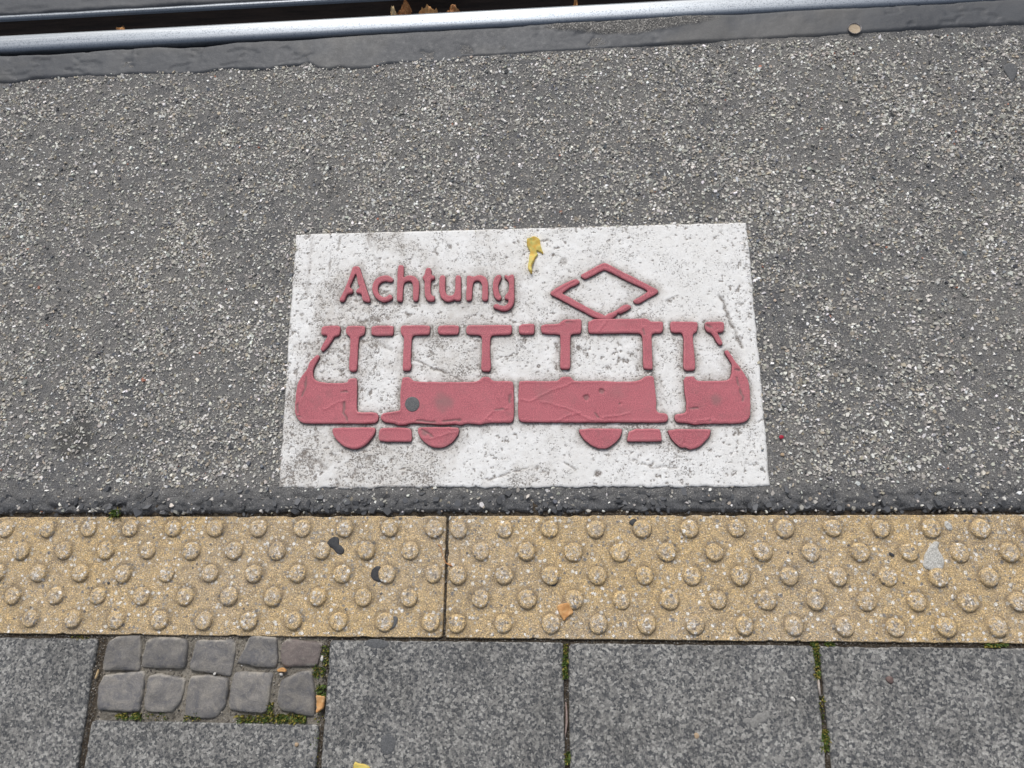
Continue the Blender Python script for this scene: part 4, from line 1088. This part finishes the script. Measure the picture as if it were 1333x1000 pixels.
t4 = lambda p: crop(1180, 690, 80 / 1143.0, p)
flat_piece('mortar_lump', t4([(480, 250), (520, 210), (590, 215), (610, 255), (575, 320), (610, 400), (660, 470), (705, 560), (690, 680), (655, 745), (520, 775), (400, 740), (300, 680), (320, 570), (340, 450), (390, 370), (430, 300)]), 0.0005, .0018, M['mortar'],
           'whitish-grey rough mortar splash between studs of the tactile strip', 'mortar', zf=lambda x, y, d: .0018 + .0028 * fbm(x + 3, y, .008, 701, 3) * np.minimum(d / .003, 1))
flat_piece('mortar_lump', crop(993, 640, S34, [(925, 155), (940, 148), (965, 172), (968, 195), (950, 200), (932, 185)]), 0.0005, .0015, M['mortar'], 'small pale mortar crumb beside a stud of the top row', 'mortar')

# leaves
def leaf(name, pts, z, mat, label, curl, seed, group=None):
    def zf(x, y, d):
        return 0.0006 + curl * (fbm(x + seed, y, .016, 800 + seed, 2)) + curl * 0.8 * np.abs(y) / .03
    return flat_piece(name, pts, z, .0006, mat, label, 'leaf', group, zf=zf, step=.0022, round_=1)
sL = 40 / 667.0
lf = lambda p: crop(680, 300, sL, p)
leaf('leaf', lf([(100, 215), (170, 205), (250, 165), (320, 185), (390, 225), (385, 290), (400, 360), (470, 520), (395, 480), (305, 440), (310, 480), (345, 530), (285, 590), (255, 680), (215, 750), (200, 800), (215, 900), (205, 950), (170, 920), (130, 850), (120, 790), (140, 700), (150, 560), (175, 470), (130, 400), (100, 320), (95, 270)]),
     PANEL_Z + .001, M['leaf_yel'], 'torn yellow-green leaf scrap lying on the white panel', .006, 3)
leaf('leaf', t3([(252, 585), (290, 570), (318, 568), (325, 590), (342, 618), (318, 632), (305, 645), (290, 662), (285, 650), (268, 625)]), .001, M['leaf_tan'], 'small orange-tan leaf resting against a stud of the tactile strip', .005, 5)
leaf('leaf', cB([(750, 395), (790, 370), (830, 368), (862, 400), (850, 418), (810, 410), (775, 418)]), .0005, M['leaf_tan'], 'tiny curled orange leaf in the joint between cobbles', .006, 7)
leaf('leaf', cB([(1180, 665), (1230, 672), (1278, 680), (1270, 740), (1262, 810), (1220, 835), (1195, 862), (1180, 840), (1195, 800), (1182, 770), (1190, 720)]), .0005, M['leaf_tan'], 'folded brown leaf wedged beside the edge of a grey slab', .006, 9)
leaf('leaf', [(460, 996), (462.5, 991), (466, 994), (475, 994.5), (482, 999), (484, 1008), (470, 1012), (460, 1010)], .001, M['leaf_yel'], 'yellow leaf tip lying on a grey slab below the gum stain', .004, 11)
leaf('leaf', cA([(45, 440), (60, 400), (68, 380), (70, 420), (55, 460), (35, 495), (28, 485)]), 0.0, M['leaf_pale'], 'thin pale yellow leaf sliver upright in the joint beside cobbles', .003, 13)
# crumpled brown leaves in the rail groove
def groove_leaf(px0, px1, py, hgt, seed, mat, label):
    g = np.random.default_rng(seed)
    a, b = G(px0, py), G(px1, py); L = b[0] - a[0]
    y = RAIL_FAR + .0125
    nx, ny = 22, 9
    U, W = np.meshgrid(np.linspace(0, 1, nx), np.linspace(0, 1, ny))
    X = (U - .5) * L * (1 + .15 * np.sin(W * 5 + seed))
    tear = np.interp(U, np.linspace(0, 1, 9), g.uniform(.55, 1.25, 9))
    Yl = (W - .5) * .024 * tear * (0.45 + .75 * np.sin(np.pi * np.clip(U * .9 + .05, 0, 1))) 
    Z = hgt * (0.35 + 0.75 * W * np.sin(np.pi * np.clip(U, .02, .98)) ** .5 * tear) + .030 * (fbm(U * 5 + seed, W * 3, 1.0, seed, 3) - .5) * (.3 + W)
    V = np.column_stack([X.ravel(), Yl.ravel(), Z.ravel()])
    F = grid_faces(nx, ny); n = len(V)
    V2 = V.copy(); V2[:, 2] -= .0006
    V = np.vstack([V, V2])
    me = mesh_np('dry_leaf', V, [F, F[:, ::-1] + n], smooth=True)
    return obj('dry_leaf', me, mat, label=label, cat='leaf', group='dry leaves caught in the rail groove', loc=((a[0] + b[0]) / 2, y, -0.026))
groove_leaf(507, 515, 16, .024, 21, M['leaf_pale'], 'narrow pale leaf scrap poking up from the rail groove')
groove_leaf(517, 535, 14, .026, 22, M['leaf_brn'], 'dark brown crumpled leaf in the rail groove beside a pale scrap')
groove_leaf(545, 567, 14, .022, 23, M['leaf_tan'], 'flat tan leaf lying along the rail groove between two darker leaves')
groove_leaf(581, 597, 12, .024, 24, M['leaf_brn'], 'crumpled rust-brown leaf at the end of the row in the rail groove')
groove_leaf(746, 753, 4, .022, 25, M['leaf_tan'], 'single tiny tan leaf alone in the rail groove')
groove_leaf(145, 158, 37, .009, 26, M['leaf_tan'], 'tiny orange leaf bit alone on the dark edge of the rail groove')

def tube_thing(name, pts, z, rads, mat, label, cat, zs=None):
    P = GP(pts, z); n = len(P); m = 6
    zz = np.array(zs) if zs is not None else np.full(n, .0008)
    c = P.mean(0); T = np.gradient(P, axis=0); T /= np.linalg.norm(T, axis=1)[:, None]
    N = np.stack([-T[:, 1], T[:, 0]], 1)
    a = np.arange(m) * 2 * np.pi / m
    V = np.zeros((n, m, 3))
    for i in range(n):
        V[i, :, :2] = P[i] - c + N[i] * (np.cos(a) * rads[i])[:, None]; V[i, :, 2] = zz[i] + np.sin(a) * rads[i]
    idx = np.arange(n * m).reshape(n, m)
    F = np.concatenate([np.column_stack([idx[i], idx[i + 1], np.roll(idx[i + 1], -1), np.roll(idx[i], -1)]) for i in range(n - 1)])
    me = mesh_np(name, V.reshape(-1, 3), [F, idx[0][None], idx[-1][None, ::-1]], smooth=True)
    return obj(name, me, mat, label=label, cat=cat, loc=(c[0], c[1], z))
s12 = 120 / 1333.0
st = lambda p: crop(560, 690, s12, p)
tube_thing('seed_stalk', st([(110, 220), (135, 222), (155, 250), (165, 310), (185, 370), (205, 430), (225, 475), (260, 495), (295, 510), (318, 525)]), 0.0008, [.0007, .0012, .0008, .0006, .0006, .0006, .0008, .0019, .0022, .0006], M['stalk'],
           'thin orange seed stalk lying across the tactile slab joint', 'twig')
tube_thing('twig', [(736.5, 914), (737.5, 925), (737.8, 940), (736.5, 952), (735.8, 960)], -0.001, [.0008, .0020, .0024, .0018, .0006], M['stalk2'], 'flat pale pinkish twig lodged in a slab joint', 'twig')
tube_thing('twig', [(1065, 884), (1066, 895), (1067.6, 906)], -0.001, [.0022, .0025, .002], M['stick'], 'short white stick in the mossy slab joint', 'twig')

# loose pebbles
def pebble_mesh(seed):
    g = np.random.default_rng(seed)
    import bmesh
    bm = bmesh.new(); bmesh.ops.create_icosphere(bm, subdivisions=2, radius=1)
    s = g.uniform(.7, 1.2, 3); s[2] = g.uniform(.5, .75)
    ph = g.uniform(0, 6, 6)
    for v in bm.verts:
        k = 1 + .12 * math.sin(3 * v.co.x + ph[0]) + .12 * math.sin(3 * v.co.y + ph[1]) + .1 * math.sin(4 * v.co.z + ph[2])
        v.co = Vector((v.co.x * s[0] * k, v.co.y * s[1] * k, v.co.z * s[2] * k))
    me = bpy.data.meshes.new('pebble'); bm.to_mesh(me); bm.free()
    for p in me.polygons: p.use_smooth = seed % 2 == 0
    return me
PEB = [
    (313, 232, 3.6, 'dark_stone', 'black pebble alone on the open asphalt left of the word', .002),
    (586, 674.5, 1.9, 'pale_stone', 'pale blue-white stone chip stuck in the tactile slab joint', .001),
    (1157.5, 884.5, 4.2, 'brown_stone', 'flat reddish-brown pebble on a grey slab', .0),
    (1032, 909.8, 3.2, 'pale_stone', 'white oval pebble on a grey slab beside the mossy joint', .0),
    (386.5, 969, 3.2, 'tan_stone', 'tan oval pebble on the slab below the cobbles', .0),
    (907, 957.5, 3.0, 'tan_stone', 'brownish flat pebble near the pale gum smear', .0),
    (419.5, 857, 3.4, 'pale_stone', 'white angular stone chip in the gritty joint beside a reddish cobble', -.003),
    (366, 877.5, 2.2, 'pale_stone', 'small white stone under the curled leaf between cobbles', -.002),
    (279.5, 877, 1.8, 'pale_stone', 'tiny pale stone in the joint between upper and lower cobbles', -.001),
    (489, 374.5 + 22.5, 2.4, 'pale_stone', 'white stone grain by the foot of the letter A', PANEL_Z),
    (508, 857.5, 3.2, 'dark_stone', 'dark blue-black pebble embedded in a grey slab', -.001),
    (1017, 569, 3.0, 'red_bit', 'dark red plastic scrap on the asphalt beside the white panel', .003),
    (1018.3, 592, 2.4, 'tan_stone', 'pinkish stone chip on asphalt beside the white panel corner', .002),
    (141.5, 732.5 + 26.5, 1.8, 'dark_stone', 'tiny black stone bit between studs of the tactile strip', .0005),
    (1160, 722, 2.6, 'dark_stone', 'black oval stone chip in the tactile strip near the mortar splash', .0003),
]
for i, (px, py, r, m, lab, z) in enumerate(PEB):
    c = G(px, py, z); me = pebble_mesh(50 + i); s = r * H / F_PX * 1.05
    o = obj('pebble' if m != 'red_bit' else 'plastic_scrap', me, M[m], label=lab, cat='pebble' if m != 'red_bit' else 'scrap', loc=(c[0], c[1], z + s * .3))
    o.scale = (s, s * .85, s * .6); o.rotation_euler = (0, 0, i * 1.3)

# bottle cap pressed into the sealant, open side up
def bottle_cap():
    c = G(1112, 38.5, .004); t = obj('bottle_cap', None, label='round metal bottle cap pressed into the bitumen strip', cat='bottle cap', loc=(c[0], c[1], 0.0045))
    n = 84; a = np.arange(n) * 2 * np.pi / n; fl = np.cos(a * 21)
    prof = [(.0135, -.003, 0), (.0155, 0.000, .02), (.0168, .0026, .045), (.0172, .0040, .055), (.0160, .0042, .05), (.0148, .0024, .02), (.0138, .0009, 0)]
    V = np.vstack([np.column_stack([np.cos(a) * r * (1 + w * fl), np.sin(a) * r * (1 + w * fl), np.full(n, z)]) for r, z, w in prof])
    i = np.arange(n); j = (i + 1) % n
    q = np.vstack([np.column_stack([k * n + i, k * n + j, (k + 1) * n + j, (k + 1) * n + i]) for k in range(len(prof) - 1)])
    obj('rim', mesh_np('rim', V, q, smooth=True), M['cap'], t)
    rr = [(.0146, .0020), (.0130, .0017), (.005, .0015)]
    V = np.vstack([np.column_stack([np.cos(a) * r, np.sin(a) * r, np.full(n, z)]) for r, z in rr] + [np.array([[0, 0, .0015]])])
    q = np.vstack([np.column_stack([k * n + i, k * n + j, (k + 1) * n + j, (k + 1) * n + i]) for k in range(2)])
    tr = np.column_stack([2 * n + i, 2 * n + j, np.full(n, 3 * n)])
    obj('inner_disc', mesh_np('inner_disc', V, [q, tr], smooth=True), M['cap_in'], t)
bottle_cap()

# moss and grass in the joints
def blades(name, spots, label, cat, tall=1.0):
    Pp, Hh, Cc = [], [], []
    for x0, y0, x1, y1, n, hh, yel in spots:          # pixel boxes
        for _ in range(n):
            p = G(random.uniform(x0, x1), random.uniform(y0, y1)); Pp.append(p); Hh.append(hh * random.uniform(.5, 1.3))
            c = np.array((.075, .115, .028)) * random.uniform(.6, 1.5)
            if random.random() < yel: c = np.array((.30, .25, .06)) * random.uniform(.7, 1.2)
            Cc.append(c)
    P = np.array(Pp); n = len(P); h = np.array(Hh) * tall; C = np.array(Cc)
    a = RNG.uniform(0, 6.28, n); w = h * RNG.uniform(.13, .24, n); lean = RNG.uniform(.15, .9, n) * h
    d = np.column_stack([np.cos(a), np.sin(a)]); s = np.column_stack([-d[:, 1], d[:, 0]])
    zb = bed_height(P[:, 0], P[:, 1]) + .001
    v0 = np.column_stack([P - s * w[:, None], zb]); v1 = np.column_stack([P + s * w[:, None], zb])
    m = P + d * (lean * .35)[:, None]
    v2 = np.column_stack([m + s * (w * .9)[:, None], zb + h * .6]); v3 = np.column_stack([m - s * (w * .9)[:, None], zb + h * .6])
    v4 = np.column_stack([P + d * lean[:, None], zb + h])
    V = np.stack([v0, v1, v2, v3, v4], 1).reshape(-1, 3); o = np.arange(n) * 5
    return obj(name, mesh_np(name, V, [np.column_stack([o, o + 1, o + 2, o + 3]), np.column_stack([o + 3, o + 2, o + 4])], cols={'col': np.repeat(C, 5, 0)}), M['moss'], label=label, cat=cat, kind='stuff')
blades('moss', [(1056, 836, 1066, 862, 380, .007, .35), (1060, 862, 1067, 884, 160, .008, .25), (1069, 950, 1079, 978, 330, .007, .3), (1066, 906, 1074, 945, 80, .006, .5),
                (733, 852, 738, 882, 220, .008, .12), (734, 838, 738, 852, 60, .006, .5), (737, 980, 742, 994, 140, .007, .2),
                (308, 931, 350, 941, 230, .007, .4), (354, 930, 398, 941, 330, .008, .4), (347, 915, 356, 930, 70, .007, .4), (338, 928, 350, 940, 40, .007, .3),
                (150, 929, 166, 936, 90, .007, .4), (172, 928, 183, 937, 120, .008, .25), (186, 928, 218, 938, 50, .006, .3), (238, 931, 260, 938, 70, .006, .4),
                (406, 868, 424, 882, 110, .007, .3), (412, 892, 424, 906, 110, .007, .15), (410, 905, 424, 940, 60, .006, .4), (418, 840, 428, 870, 120, .006, .4), (1075, 837, 1086, 841, 60, .006, .2), (1282, 838, 1310, 842, 140, .007, .3), (405, 945, 414, 1000, 60, .006, .4),
                (90, 828, 115, 833, 50, .005, .5)],
       'green and yellowish moss growing in the slab and cobble joints', 'moss')
blades('grass', [(147, 666, 156, 673, 60, .016, .15)], 'tiny grass tuft between the asphalt edge and tactile strip', 'grass')
